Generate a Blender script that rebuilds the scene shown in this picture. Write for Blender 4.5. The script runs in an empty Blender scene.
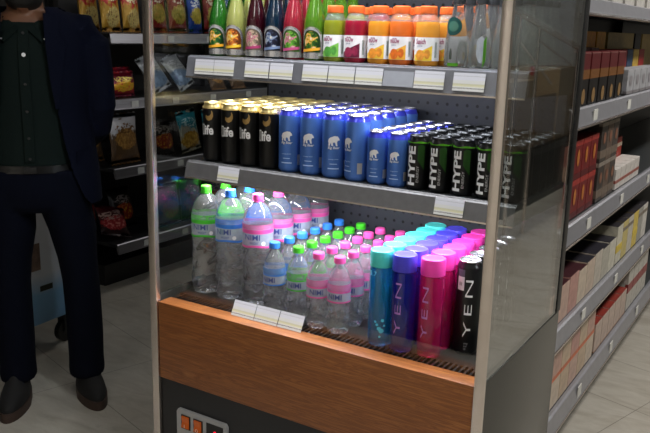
import bpy, bmesh, math, random
from mathutils import Vector, Matrix, noise as mnoise
random.seed(7)
PI = math.pi
SC = bpy.context.scene
COL = SC.collection

# ------------------------------------------------------------------ objects
def obj(name, bm, mat, parent=None, smooth=True, loc=None, rot=None):
    if isinstance(bm, bpy.types.Mesh):
        me = bm
    else:
        bmesh.ops.recalc_face_normals(bm, faces=bm.faces)
        me = bpy.data.meshes.new(name)
        bm.to_mesh(me); bm.free()
    me.materials.clear()
    me.materials.append(mat)
    for p in me.polygons: p.use_smooth = smooth
    if smooth:
        try: me.set_sharp_from_angle(angle=math.radians(38))
        except Exception: pass
    o = bpy.data.objects.new(name, me); COL.objects.link(o)
    if parent: o.parent = parent
    if loc: o.location = loc
    if rot: o.rotation_euler = rot
    return o

def tag(o, label=None, cat=None, group=None, kind=None):
    if label: o['label'] = label
    if cat: o['category'] = cat
    if group: o['group'] = group
    if kind: o['kind'] = kind
    return o

def thing(name, label, cat, loc=(0, 0, 0), rz=0.0, group=None):
    o = bpy.data.objects.new(name, None); COL.objects.link(o)
    o.empty_display_size = .05
    o.location = loc; o.rotation_euler = (0, 0, rz)
    return tag(o, label, cat, group)

def dup(root, label, loc, rz=0.0, group=None):
    r = root.copy(); COL.objects.link(r); r.location = loc; r.rotation_euler = (0, 0, rz)
    r['label'] = label
    if group: r['group'] = group
    for ch in list(root.children):
        c = ch.copy(); COL.objects.link(c); c.parent = r
        for g in list(ch.children):
            d = g.copy(); COL.objects.link(d); d.parent = c
    return r

def structure(name, bm, mat, smooth=False):
    return tag(obj(name, bm, mat, None, smooth), kind='structure')

class Kit:
    """first call builds at the spot, later calls copy the first"""
    def __init__(self, maker): self.maker = maker; self.first = None
    def put(self, label, loc, rz=0.0, group=None):
        if self.first is None:
            self.first = self.maker(); r = self.first
            r.location = loc; r.rotation_euler = (0, 0, rz); r['label'] = label
            if group: r['group'] = group
            return r
        return dup(self.first, label, loc, rz, group)

# ------------------------------------------------------------------ shapes
def B(): return bmesh.new()

def box(bm, x0, x1, y0, y1, z0, z1, bev=0.0):
    vs = [bm.verts.new((x, y, z)) for x in (x0, x1) for y in (y0, y1) for z in (z0, z1)]
    fs = [(0,1,3,2),(4,6,7,5),(0,4,5,1),(2,3,7,6),(0,2,6,4),(1,5,7,3)]
    faces = [bm.faces.new([vs[i] for i in f]) for f in fs]
    if bev > 0:
        es = set(e for f in faces for e in f.edges)
        bmesh.ops.bevel(bm, geom=list(es), offset=bev, segments=2, affect='EDGES', profile=.6)
    return bm

def boxm(*a, **k): return box(B(), *a, **k)

def lathe(bm, prof, seg=24, cx=0, cy=0):
    rings = []
    for r, z in prof:
        if r < 1e-6: rings.append([bm.verts.new((cx, cy, z))])
        else: rings.append([bm.verts.new((cx + r*math.sin(2*PI*i/seg), cy - r*math.cos(2*PI*i/seg), z)) for i in range(seg)])
    for a, b in zip(rings, rings[1:]):
        for i in range(seg):
            j = (i+1) % seg
            if len(a) == 1 and len(b) == 1: continue
            if len(a) == 1: bm.faces.new((a[0], b[j], b[i]))
            elif len(b) == 1: bm.faces.new((a[i], a[j], b[0]))
            else: bm.faces.new((a[i], a[j], b[j], b[i]))
    return bm

def dense(prof, step):
    out = [prof[0]]
    for (r0, z0), (r1, z1) in zip(prof, prof[1:]):
        n = max(1, int(math.hypot(r1-r0, z1-z0)/step))
        for k in range(1, n+1): out.append((r0+(r1-r0)*k/n, z0+(z1-z0)*k/n))
    return out
def crinkle(bm, amp, freq, z0, z1, seed=0):
    for v in bm.verts:
        w = min(1, max(0, (v.co.z-z0)/.012))*min(1, max(0, (z1-v.co.z)/.012))
        if w > 0 and math.hypot(v.co.x, v.co.y) > .012:
            q = mnoise.noise(Vector((v.co.x*freq+seed, v.co.y*freq, v.co.z*freq*.8)))
            v.co.x *= 1+amp*w*q; v.co.y *= 1+amp*w*q
    return bm
def lathem(prof, seg=24, **k): return lathe(B(), prof, seg, **k)

def tube(bm, pts, rad, seg=10, cap=True):
    pts = [Vector(p) for p in pts]
    rads = rad if isinstance(rad, (list, tuple)) else [rad]*len(pts)
    rings = []; up = Vector((0, 0, 1))
    for i, p in enumerate(pts):
        t = (pts[min(i+1, len(pts)-1)] - pts[max(i-1, 0)]).normalized()
        ref = up if abs(t.z) < .9 else Vector((0, 1, 0))
        a = t.cross(ref).normalized(); b = t.cross(a).normalized()
        rings.append([bm.verts.new(p + rads[i]*(math.cos(2*PI*k/seg)*a + math.sin(2*PI*k/seg)*b)) for k in range(seg)])
    for a, b in zip(rings, rings[1:]):
        for k in range(seg): bm.faces.new((a[k], a[(k+1) % seg], b[(k+1) % seg], b[k]))
    if cap:
        bm.faces.new(rings[0]); bm.faces.new(list(reversed(rings[-1])))
    return bm

def loft(bm, rings, cap=True, closed=True):
    R = [[bm.verts.new(p) for p in r] for r in rings]
    n = len(R[0])
    for a, b in zip(R, R[1:]):
        for k in range(n if closed else n-1):
            bm.faces.new((a[k], a[(k+1) % n], b[(k+1) % n], b[k]))
    if cap and closed:
        bm.faces.new(R[0]); bm.faces.new(list(reversed(R[-1])))
    return bm

def prism(bm, poly, axis, a, b):
    """poly 2-D outline extruded along axis 'x','y' or 'z' from a to b"""
    def P(u, v, w):
        return {'x': (w, u, v), 'y': (u, w, v), 'z': (u, v, w)}[axis]
    A = [bm.verts.new(P(u, v, a)) for u, v in poly]; Bv = [bm.verts.new(P(u, v, b)) for u, v in poly]
    n = len(poly)
    bm.faces.new(A); bm.faces.new(list(reversed(Bv)))
    for k in range(n): bm.faces.new((A[k], A[(k+1) % n], Bv[(k+1) % n], Bv[k]))
    return bm

def curve_to_bm(cu):
    o = bpy.data.objects.new('tmp', cu); COL.objects.link(o)
    dg = bpy.context.evaluated_depsgraph_get(); dg.update()
    me = bpy.data.meshes.new_from_object(o.evaluated_get(dg))
    bpy.data.objects.remove(o); bpy.data.curves.remove(cu)
    bm = B(); bm.from_mesh(me); bpy.data.meshes.remove(me)
    return bm

def fit(bm, width=None, height=None, rot=0.0, at=(0, 0)):
    if rot:
        bmesh.ops.rotate(bm, verts=bm.verts, matrix=Matrix.Rotation(rot, 3, 'Z'))
    xs = [v.co.x for v in bm.verts]; ys = [v.co.y for v in bm.verts]
    w, h = max(xs)-min(xs), max(ys)-min(ys); cx, cy = (max(xs)+min(xs))/2, (max(ys)+min(ys))/2
    sx = width/w if width else height/h; sy = height/h if height else width/w
    for v in bm.verts:
        v.co = Vector(((v.co.x-cx)*sx + at[0], (v.co.y-cy)*sy + at[1], 0))
    return bm

def text_bm(s, width=None, height=None, rot=0.0, at=(0, 0), bold=0.0, shear=0.0, space=1.0):
    cu = bpy.data.curves.new('t', 'FONT'); cu.body = s; cu.fill_mode = 'FRONT'
    cu.resolution_u = 3; cu.offset = bold; cu.shear = shear; cu.space_character = space
    return fit(curve_to_bm(cu), width, height, rot, at)

def poly_bm(polys, width=None, height=None, rot=0.0, at=(0, 0)):
    cu = bpy.data.curves.new('p', 'CURVE'); cu.dimensions = '2D'; cu.fill_mode = 'FRONT'
    for pts in polys:
        sp = cu.splines.new('POLY'); sp.points.add(len(pts)-1)
        for q, (x, y) in zip(sp.points, pts): q.co = (x, y, 0, 1)
        sp.use_cyclic_u = True
    return fit(curve_to_bm(cu), width, height, rot, at)

def merge(*bms):
    out = B()
    for b in bms:
        me = bpy.data.meshes.new('m'); b.to_mesh(me); b.free(); out.from_mesh(me); bpy.data.meshes.remove(me)
    return out

def bend(bm, r, zc, ang=0.0, step=.005):
    """wrap flat artwork (x across, y up) on a cylinder of radius r, facing -Y turned by ang"""
    xs = [v.co.x for v in bm.verts]
    x = math.ceil(min(xs)/step)*step
    while x < max(xs):
        g = list(bm.verts) + list(bm.edges) + list(bm.faces)
        bmesh.ops.bisect_plane(bm, geom=g, plane_co=(x, 0, 0), plane_no=(1, 0, 0), dist=1e-6)
        x += step
    for v in bm.verts:
        t = v.co.x/r + ang; z = v.co.y
        v.co = Vector((r*math.sin(t), -r*math.cos(t), zc + z))
    return bm

def stand(bm, axis='y', at=0.0, off=(0, 0)):
    """stand flat artwork upright facing -Y (axis y) or +X (axis x)"""
    for v in bm.verts:
        u, w = v.co.x + off[0], v.co.y + off[1]
        v.co = Vector((u, at, w)) if axis == 'y' else Vector((at, u, w))
    return bm

def patch(r, a0, a1, z0, z1, seg=14, top=None, bot=None, nz=1):
    """piece of a cylinder; top / bot (functions of -1..1) shape the edges"""
    bm = B(); cols = []
    for i in range(seg+1):
        u = i/seg; a = a0 + (a1-a0)*u; s = 2*u-1
        zt = z1 + (top(s) if top else 0); zb = z0 + (bot(s) if bot else 0)
        cols.append([bm.verts.new((r*math.sin(a), -r*math.cos(a), zb + (zt-zb)*k/nz)) for k in range(nz+1)])
    full = abs(a1-a0-2*PI) < 1e-4
    for a, b in zip(cols, cols[1:]):
        for k in range(nz): bm.faces.new((a[k], b[k], b[k+1], a[k+1]))
    if full: bmesh.ops.remove_doubles(bm, verts=bm.verts, dist=1e-5)
    return bm

def ellipse_patch(r, ang, zc, ra, rz, seg=20):
    bm = B(); c = bm.verts.new((r*math.sin(ang), -r*math.cos(ang), zc)); prev = None; rings = []
    for q in (.34, .67, 1.0):
        ring = []
        for k in range(seg):
            a = ang + ra*q*math.cos(2*PI*k/seg); ring.append(bm.verts.new((r*math.sin(a), -r*math.cos(a), zc + rz*q*math.sin(2*PI*k/seg))))
        rings.append(ring)
    for k in range(seg): bm.faces.new((c, rings[0][k], rings[0][(k+1) % seg]))
    for A, C in zip(rings, rings[1:]):
        for k in range(seg): bm.faces.new((A[k], C[k], C[(k+1) % seg], A[(k+1) % seg]))
    return bm

# ------------------------------------------------------------------ materials
def lin(c):
    return tuple(((x/255)/12.92 if x/255 <= .04045 else ((x/255+.055)/1.055)**2.4) for x in c)

class N:
    def __init__(self, name):
        self.m = bpy.data.materials.new(name); self.m.use_nodes = True
        self.t = self.m.node_tree; self.t.nodes.clear()
        self.out = self.t.nodes.new('ShaderNodeOutputMaterial')
    def n(self, t, **k):
        nd = self.t.nodes.new(t)
        for a, v in k.items():
            if a.startswith('i_'): nd.inputs[a[2:].replace('_', ' ')].default_value = v
            else: setattr(nd, a, v)
        return nd
    def l(self, a, b): self.t.links.new(a, b)
    def bsdf(self, **k):
        b = self.n('ShaderNodeBsdfPrincipled')
        for a, v in k.items(): b.inputs[a.replace('_', ' ')].default_value = v
        self.l(b.outputs[0], self.out.inputs[0]); self.b = b
        return b
    def coords(self, kind='Object', scale=(1, 1, 1), rot=(0, 0, 0)):
        tc = self.n('ShaderNodeTexCoord'); mp = self.n('ShaderNodeMapping')
        mp.inputs['Scale'].default_value = scale; mp.inputs['Rotation'].default_value = rot
        self.l(tc.outputs[kind], mp.inputs[0]); return mp.outputs[0]
    def noise(self, vec, scale, detail=3, rough=.5, dist=0):
        nd = self.n('ShaderNodeTexNoise'); nd.inputs['Scale'].default_value = scale
        nd.inputs['Detail'].default_value = detail; nd.inputs['Roughness'].default_value = rough
        nd.inputs['Distortion'].default_value = dist
        self.l(vec, nd.inputs['Vector']); return nd.outputs[0]
    def ramp(self, fac, stops, interp='LINEAR'):
        r = self.n('ShaderNodeValToRGB'); r.color_ramp.interpolation = interp
        e = r.color_ramp.elements
        while len(e) < len(stops): e.new(.5)
        for k, (p, c) in zip(e, stops): k.position = p; k.color = (*c, 1)
        self.l(fac, r.inputs[0]); return r.outputs[0]
    def mix(self, fac, a, b):
        m = self.n('ShaderNodeMix', data_type='RGBA')
        for s, v in ((m.inputs[0], fac), (m.inputs[6], a), (m.inputs[7], b)):
            if isinstance(v, (int, float)): s.default_value = v
            elif isinstance(v, tuple): s.default_value = (*v, 1)
            else: self.l(v, s)
        return m.outputs[2]
    def math(self, op, a, b=None, clamp=False):
        m = self.n('ShaderNodeMath', operation=op, use_clamp=clamp)
        for s, v in ((m.inputs[0], a), (m.inputs[1], b)):
            if v is None: continue
            if isinstance(v, (int, float)): s.default_value = v
            else: self.l(v, s)
        return m.outputs[0]
    def bump(self, h, strength=.2, dist=.002):
        b = self.n('ShaderNodeBump'); b.inputs['Strength'].default_value = strength; b.inputs['Distance'].default_value = dist
        self.l(h, b.inputs['Height']); self.l(b.outputs[0], self.b.inputs['Normal'])

def plain(name, rgb, rough=.5, metal=0.0, var=.06, nscale=30, **k):
    """colour (sRGB 0-255) with slight procedural variation"""
    m = N(name); c = lin(rgb)
    b = m.bsdf(Roughness=rough, Metallic=metal, **k)
    f = m.noise(m.coords(), nscale, 3)
    col = m.ramp(f, [(.3, tuple(x*(1-var) for x in c)), (.7, tuple(min(1, x*(1+var)) for x in c))])
    m.l(col, b.inputs['Base Color'])
    return m.m

def emit(name, rgb, strength):
    m = N(name); e = m.n('ShaderNodeEmission'); e.inputs[0].default_value = (*lin(rgb), 1); e.inputs[1].default_value = strength
    m.l(e.outputs[0], m.out.inputs[0]); return m.m

def brushed(name, rgb, rough=.32, axis=(400, 400, 4)):
    m = N(name); c = lin(rgb); b = m.bsdf(Metallic=.95, Roughness=rough)
    v = m.coords(scale=axis); f = m.noise(v, 1, 3)
    m.l(m.ramp(f, [(.3, tuple(x*.82 for x in c)), (.7, tuple(min(1, x*1.12) for x in c))]), b.inputs['Base Color'])
    m.l(m.math('MULTIPLY_ADD', f, .25), b.inputs['Roughness'])
    nd = b.inputs['Roughness'].links[0].from_node; nd.inputs[2].default_value = rough-.1
    return m.m

def glass_pane(name, tint, r0, rough=0.0):
    """clear sheet: straight transmission plus an angle-dependent (Schlick) mirror on each face"""
    m = N(name)
    t = m.n('ShaderNodeBsdfTransparent'); t.inputs[0].default_value = (*tint, 1)
    g = m.n('ShaderNodeBsdfGlossy'); g.inputs['Roughness'].default_value = rough; g.inputs[0].default_value = (1, 1, 1, 1)
    ge = m.n('ShaderNodeNewGeometry'); dt = m.n('ShaderNodeVectorMath', operation='DOT_PRODUCT')
    m.l(ge.outputs['Normal'], dt.inputs[0]); m.l(ge.outputs['Incoming'], dt.inputs[1])
    c = m.math('SUBTRACT', 1.0, m.math('ABSOLUTE', dt.outputs['Value']), True)
    f = m.math('ADD', m.math('MULTIPLY', m.math('POWER', c, 5.0), 1-r0), r0)
    mx = m.n('ShaderNodeMixShader'); m.l(f, mx.inputs[0]); m.l(t.outputs[0], mx.inputs[1]); m.l(g.outputs[0], mx.inputs[2])
    m.l(mx.outputs[0], m.out.inputs[0]); return m.m

def liquid(name, rgb, clear=.75, rough=.04, crinkle=0.0, ior=1.33, cscale=60, coat=False):
    """clear plastic full of drink: part refracting, part straight-through, some body colour"""
    m = N(name); c = lin(rgb)
    b = m.bsdf(Roughness=rough, IOR=ior, Transmission_Weight=clear)
    if coat: b.inputs['Coat Weight'].default_value = 1.0; b.inputs['Coat Roughness'].default_value = .03; b.inputs['Coat IOR'].default_value = 1.6
    b.inputs['Base Color'].default_value = (*c, 1)
    if crinkle:
        m.bump(m.noise(m.coords(scale=(1, 1, .6)), cscale, 3, .6, 1.2), crinkle, .008)
    return m.m
def film(name, rgb, alpha=.75, rough=.3):
    """printed clear film: ink over see-through plastic"""
    m = N(name); c = lin(rgb)
    b = m.bsdf(Roughness=rough, Alpha=alpha); b.inputs['Base Color'].default_value = (*c, 1)
    f = m.noise(m.coords(), 40, 2)
    m.l(m.ramp(f, [(.3, tuple(x*.9 for x in c)), (.7, tuple(min(1, x*1.1) for x in c))]), b.inputs['Base Color'])
    return m.m

M = {}
M['steel'] = plain('brushed_steel', (222, 212, 204), .25, .95, .05, 25)
M['rail'] = plain('grey_rail', (126, 128, 134), .32, .45, .06, 40)
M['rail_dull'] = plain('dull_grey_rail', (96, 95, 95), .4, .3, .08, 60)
M['shelf_grey'] = plain('shelf_grey_paint', (62, 65, 66), .3, .2)
M['black_panel'] = plain('black_painted_steel', (27, 28, 31), .42, 0, .08, 200)
M['dark'] = plain('dark_plastic', (15, 15, 16), .45)
M['side_lower'] = plain('dark_grey_side_panel', (66, 66, 62), .25, .3)
M['white_card'] = None
M['lid'] = plain('can_lid_aluminium', (225, 224, 232), .25, .9)
M['lid_dark'] = plain('dark_can_lid', (70, 72, 74), .3, .8)
M['gold'] = plain('gold_can_top', (236, 216, 150), .3, .75)
M['white'] = plain('white_print', (235, 236, 238), .45)
M['silver'] = plain('silver_print', (205, 206, 210), .3, .6)
M['black'] = plain('satin_black', (12, 12, 13), .32)
M['black_can'] = plain('black_can_paint', (9, 9, 10), .3, .2)
M['bear_blue'] = plain('blue_can_paint', (80, 124, 204), .26, .4)
M['violet_blue'] = plain('bright_blue_can_neck', (72, 80, 226), .22, .5)
M['hype_green'] = plain('lime_green_can_paint', (84, 160, 34), .3, .3)
M['hype_dkgreen'] = plain('dark_green_can_paint', (34, 72, 24), .3, .3)
M['pull'] = plain('pull_tab_metal', (190, 190, 196), .3, .9)
M['led'] = emit('led_strip_white', (240, 240, 255), 14)

m = N('price_card_print'); b = m.bsdf(Roughness=.5)
v = m.coords('Generated'); sx = m.n('ShaderNodeSeparateXYZ'); m.l(v, sx.inputs[0])
f1 = m.noise(m.coords('Generated', (26, 1, 9)), 3, 2)
lines = m.ramp(sx.outputs[2], [(0, (0, 0, 0)), (.12, (.8, .8, .8)), (.19, (0, 0, 0)), (.27, (0, 0, 0)), (.31, (.2, .2, .2)), (.42, (0, 0, 0)), (.76, (0, 0, 0)), (.80, (.3, .3, .3)), (.85, (0, 0, 0))], 'CONSTANT')
ink = m.math('MULTIPLY', lines, m.math('GREATER_THAN', f1, .46))
yel = m.ramp(sx.outputs[2], [(0, lin((206, 206, 202))), (.25, lin((206, 203, 168))), (.40, lin((204, 204, 200))), (.6, lin((202, 203, 210)))], 'CONSTANT')
m.l(m.mix(ink, yel, lin((70, 70, 60))), b.inputs['Base Color']); M['white_card'] = m.m

# laminated wood front
m = N('walnut_laminate'); b = m.bsdf(Roughness=.38)
v = m.coords(scale=(1.0, 8, 20)); w = m.noise(v, 3.0, 6, .6, 2.2); fine = m.noise(m.coords(scale=(3, 60, 160)), 2, 3)
c1 = m.ramp(w, [(.25, lin((116, 66, 30))), (.42, lin((166, 102, 50))), (.5, lin((130, 76, 35))), (.58, lin((158, 96, 46))), (.75, lin((186, 122, 64)))])
m.l(m.mix(m.math('MULTIPLY', fine, .35), c1, lin((90, 52, 26))), b.inputs['Base Color']); m.bump(fine, .08, .001); M['wood'] = m.m

# perforated back panel
m = N('perforated_black_steel'); b = m.bsdf(Roughness=.42, Metallic=.2)
tc = m.n('ShaderNodeTexCoord'); s = m.n('ShaderNodeSeparateXYZ'); m.l(tc.outputs['Object'], s.inputs[0])
def cell(a, p):
    return m.math('SUBTRACT', m.math('FRACT', m.math('DIVIDE', a, p)), .5)
fx, fz = cell(s.outputs[0], .03), cell(s.outputs[2], .03)
d = m.math('SQRT', m.math('ADD', m.math('MULTIPLY', fx, fx), m.math('MULTIPLY', fz, fz)))
hole = m.math('LESS_THAN', d, .15)
m.l(m.mix(hole, lin((52, 54, 60)), (.001, .001, .001)), b.inputs['Base Color']); M['perf'] = m.m

# floor: veined beige tiles laid a little askew
m = N('veined_floor_tiles'); b = m.bsdf(Roughness=.28)
AN = math.radians(16.65)
v = m.coords(rot=(0, 0, AN)); v2 = m.coords(scale=(1.3, 3.4, 1), rot=(0, 0, AN))
big = m.noise(v2, 2.6, 7, .66, .9); fin = m.noise(v2, 11, 5, .6, .4)
c = m.ramp(big, [(.28, lin((160, 153, 140))), (.45, lin((182, 176, 164))), (.6, lin((194, 189, 178))), (.75, lin((170, 163, 150)))])
c = m.mix(m.math('MULTIPLY', fin, .36), c, lin((124, 116, 104)))
s = m.n('ShaderNodeSeparateXYZ'); m.l(v, s.inputs[0])
gx = m.math('ABSOLUTE', m.math('SUBTRACT', m.math('FRACT', m.math('DIVIDE', m.math('ADD', s.outputs[0], 20.2), .8)), .5))
gy = m.math('ABSOLUTE', m.math('SUBTRACT', m.math('FRACT', m.math('DIVIDE', m.math('ADD', s.outputs[1], 20.0-.197), .4)), .5))
g = m.math('MAXIMUM', m.math('GREATER_THAN', gx, .498), m.math('GREATER_THAN', gy, .4955))
m.l(m.mix(m.math('MULTIPLY', g, .7), c, lin((92, 86, 78))), b.inputs['Base Color']); M['floor'] = m.m
M['wall'] = plain('painted_wall', (150, 148, 142), .8)
M['ceiling'] = plain('ceiling_paint', (215, 215, 212), .85)
M['glass_left'] = glass_pane('side_glass_left', (.93, .95, .94), .04)
M['glass_right'] = glass_pane('side_glass_right', (.86, .89, .87), .2)
M['acrylic'] = glass_pane('clear_acrylic', (.97, .98, .97), .05)
ORD = ['first', 'second', 'third', 'fourth', 'fifth', 'sixth', 'seventh', 'eighth']
def depth_word(k):
    return 'in the front row' if k == 0 else ('%s back from the front' % ORD[k])

# ================================================================== room shell
RX0, RX1, RY0, RY1, RZ = -3.6, 3.6, -4.2, 7.0, 2.95
structure('floor', boxm(RX0, RX1, RY0, RY1, -.1, 0), M['floor'])
structure('ceiling', boxm(RX0, RX1, RY0, RY1, RZ, RZ+.1), M['ceiling'])
structure('wall_left', boxm(RX0-.1, RX0, RY0, RY1, 0, RZ), plain('dark_wall_paint', (70, 68, 66), .8))
structure('wall_right', boxm(RX1, RX1+.1, RY0, RY1, 0, RZ), plain('dark_grey_wall', (84, 86, 80), .8))
structure('wall_back', boxm(RX0, RX1, RY1, RY1+.1, 0, RZ), M['wall'])
structure('wall_front', boxm(RX0, RX1, RY0-.1, RY0, 0, RZ), plain('white_wall_paint', (226, 222, 214), .8))

# ================================================================== the cooler
fr = thing('display_cooler', 'open-front upright drinks cooler with steel posts, glass sides and wooden front', 'cooler', (0, 0, 0))
for x0, x1 in ((0, .026), (.9775, 1.0005)):
    p = obj('post', boxm(x0, x1, -.004, .012, .0, 1.98, .0025), M['steel'], fr)
obj('side_glass', boxm(.004, .010, .0125, .55, .692, 1.9), M['glass_left'], fr, False)
obj('side_glass', boxm(.9915, .9975, .0125, .55, .692, 1.9), M['glass_right'], fr, False)
for x0, x1 in ((.0, .0115), (.989, 1.0)):
    obj('side_panel', boxm(x0, x1, .0125, .575, .06, .692, .002), M['side_lower'], fr)
    obj('rear_upright', boxm(x0, x1, .55, .585, .692, 1.98, .002), M['dark'], fr)
fp = obj('front_panel', boxm(.0285, .9765, 0, .052, .45, .6806, .002), M['wood'], fr)
bp_ = obj('base_panel', boxm(.0285, .9765, .008, .03, .06, .4495), M['black_panel'], fr)
obj('plinth', boxm(.05, .95, .05, .53, 0, .06), M['dark'], fr)
obj('back_panel', boxm(.022, .978, .53, .555, .06, 1.98), M['perf'], fr, False)
obj('canopy', boxm(.0, 1.0, -.03, .585, 1.981, 2.12, .004), M['black_panel'], fr)
tray = boxm(.012, .9885, .1085, .53, .655, .675)
obj('deck_tray', tray, M['dark'], fr)
gr = B()
x = .034
while x < .970:
    box(gr, x, x+.0055, .0535, .108, .664, .675); x += .0135
box(gr, .031, .9755, .0535, .0565, .660, .6745); box(gr, .031, .9755, .104, .108, .660, .6745)
obj('air_grille', gr, M['dark'], fr, False)
obj('grille_trough', boxm(.031, .9755, .053, .108, .636, .650), M['dark'], fr, False)
obj('front_guard', boxm(.03, .976, .0575, .0605, .6755, .7275), M['acrylic'], fr, False)

# thermostat panel in the black base
cp = obj('control_panel', prism(B(), [(.098, .371), (.270, .371), (.276, .362), (.276, .284), (.270, .274), (.098, .274), (.092, .284), (.092, .362)], 'y', -.002, .0075), plain('grey_bezel_plastic', (168, 170, 172), .4), fr)
amber = N('amber_lit_rocker'); b = amber.bsdf(Roughness=.3); b.inputs['Base Color'].default_value = (*lin((150, 66, 16)), 1)
b.inputs['Emission Color'].default_value = (*lin((255, 120, 30)), 1); b.inputs['Emission Strength'].default_value = .12
for i, x in enumerate((.110, .156)):
    obj('switch_frame', boxm(x, x+.034, -.0035, -.0021,   .314, .357), M['dark'], cp, False)
    obj('rocker_switch', prism(B(), [(-.004, .317), (-.0095, .320), (-.005, .335), (-.0075, .352), (-.004, .354)], 'x', x+.004, x+.030), amber.m, cp, False)
    sym = text_bm('O' if i else 'I', height=.010); obj('switch_mark', stand(sym, 'y', -.0102, (x+.017, .326)), M['white'], cp, False)
obj('display_window', boxm(.204, .264, -.0035, -.0021, .292, .359), M['black'], cp, False)
obj('display_digit', stand(text_bm('8', width=.014, height=.03, bold=.02), 'y', -.0042, (.236, .326)), emit('red_led', (255, 30, 50), 1.6), cp, False)
obj('display_dot', boxm(.214, .220, -.0045, -.0037, .322, .33), emit('dim_red_led', (120, 20, 20), .4), cp, False)
cap_ = obj('screw', lathem([(0, 0), (.006, 0), (.006, .002), (0, .0025)], 12), M['dark'], fr, True, (.302, .008, .3), (PI/2, 0, 0))

# shelves with sloped price rail
def shelf(zt, yb, zb, railmat):
    yt = yb + .013
    sh = obj('shelf', boxm(.014, .9905, yt, .5295, zt-.009, zt), M['shelf_grey'], fr, False)
    prof = [(yb, zb), (yb-.003, zb+.003), (yb-.002, zb+.006), (yt-.006, zt-.004), (yt+.004, zt+.0015), (yt+.009, zt+.001), (yt+.009, zt-.012), (yt+.004, zb+.002)]
    obj('price_rail', prism(B(), prof, 'x', .014, .9905), railmat, sh, False)
    obj('rail_edge', boxm(.014, .9905, yb-.0045, yb+.002, zb-.002, zb+.002), M['steel'], sh, False)
    for x in (.0105, .9865):
        obj('shelf_bracket', prism(B(), [(yt+.01, zb+.001), (yt+.01, zt-.0095), (.529, zt-.0095), (.529, zb-.010)], 'x', x, x+.003), M['shelf_grey'], sh, False)
    ls = obj('light_strip', boxm(.03, .97, yt+.018, yt+.034, zt-.026, zt-.0165), M['dark'], sh, False)
    obj('light_tube', boxm(.035, .965, yt+.020, yt+.033, zt-.0285, zt-.0262), M['led'], sh, False)
    return yb, zb, yt, zt
S1 = shelf(1.3615, .149, 1.3035, M['rail'])
S2 = shelf(1.065, .137, 1.0185, M['rail_dull'])
obj('canopy_light', boxm(.05, .95, .05, .09, 1.962, 1.98), M['led'], fr, False)

# price cards
def card_maker(S, w, h):
    yb, zb, yt, zt = S
    def f():
        t = math.atan2(yt-.006-(yb-.002), (zt-.004)-(zb+.006))
        bm = boxm(-w/2, w/2, -.0012, 0, 0, h); bmesh.ops.rotate(bm, verts=bm.verts, matrix=Matrix.Rotation(-t, 3, 'X'))
        return bm
    return f
def price_card(S, xa, xb, label, group, lift=.004, up=.004):
    yb, zb, yt, zt = S; h = .041; w = xb-xa
    t = math.atan2((yt-.006)-(yb-.002), (zt-.004)-(zb+.006))
    o = obj('price_card', boxm(-w/2, w/2, -.0012, 0, 0, h), M['white_card'], None, False, ((xa+xb)/2, yb-.0035, zb+.0055+up), (-t, 0, 0))
    return tag(o, label, 'price card', group)
g1 = 'price cards on the upper shelf rail'
cards1 = [(.047, .113, 'white price card at the left end of the upper shelf rail'),
          (.115, .184, 'white price card below the yellow bottle on the upper shelf rail'),
          (.222, .300, 'white price card below the dark red bottle on the upper shelf rail'),
          (.304, .376, 'white price card below the pink-red bottle on the upper shelf rail'),
          (.407, .482, 'white price card below the lime green bottle and green juice on the rail'),
          (.485, .560, 'white price card below the red juice on the upper shelf rail'),
          (.563, .638, 'white price card below the first orange juice on the upper rail'),
          (.722, .798, 'white price card below the yellow juice and first clear bottle'),
          (.820, .896, 'white price card nearest the right post on the upper shelf rail')]
for xa, xb, lab in cards1: price_card(S1, xa, xb, lab, g1)
tp = obj('price_tape', boxm(-.04, .04, -.0008, 0, 0, .036), plain('clear_label_holder', (176, 180, 188), .25, .3), None, False, (.68, .1455, 1.3135), (-.2, 0, 0))
tag(tp, 'empty grey label holder between white cards on the upper rail', 'label holder')
g2 = 'price cards on the middle shelf rail'
price_card(S2, .135, .208, 'white price card below the black cans on the middle shelf rail', g2, up=-.001)
price_card(S2, .797, .870, 'white price card below the black and green cans on the rail', g2, up=-.001)
for i, (xa, lab) in enumerate(((.262, 'leftmost of three tilted white price cards on the wooden front ledge'), (.338, 'middle one of three tilted white price cards on the wooden front ledge'), (.4145, 'rightmost of three tilted white price cards on the wooden front ledge'))):
    o = obj('price_card', boxm(0, .0745, -.0012, 0, 0, .043), M['white_card'], None, False, (xa, .037 + .0008*i, .6812), (-.48, 0, 0))
    tag(o, lab, 'price card', 'price cards on the wooden front ledge')

# ================================================================== cans
def can_profile(r, h):
    return [(0, .004), (r*.55, .003), (r*.72, 0), (r*.8, 0), (r*.97, .006), (r, .011), (r, h-.019), (r*.985, h-.0165)]
def can_neck(r, h):
    return [(r*.985, h-.0165), (r*.93, h-.011), (r*.86, h-.006), (r*.855, h-.0035)]
def can_lid(r, h):
    return [(r*.855, h-.0035), (r*.885, h-.002), (r*.885, h-.0006), (r*.86, h), (r*.835, h-.0008), (r*.80, h-.0055), (0, h-.0045)]
def can_base(name, label, r, h, body, neck, lid, seg=28):
    t = thing(name, label, 'drink can')
    obj('can_body', lathem(can_profile(r, h), seg), body, t)
    obj('can_neck', lathem(can_neck(r, h), seg), neck, t)
    l = obj('can_lid', lathem(can_lid(r, h), seg), lid, t)
    tab = prism(B(), [(.006*math.cos(a)*1.0, .010*math.sin(a)-.004) for a in [2*PI*k/12 for k in range(12)]], 'z', h-.0044, h-.0030)
    obj('pull_tab', tab, M['pull'], l)
    return t

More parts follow.
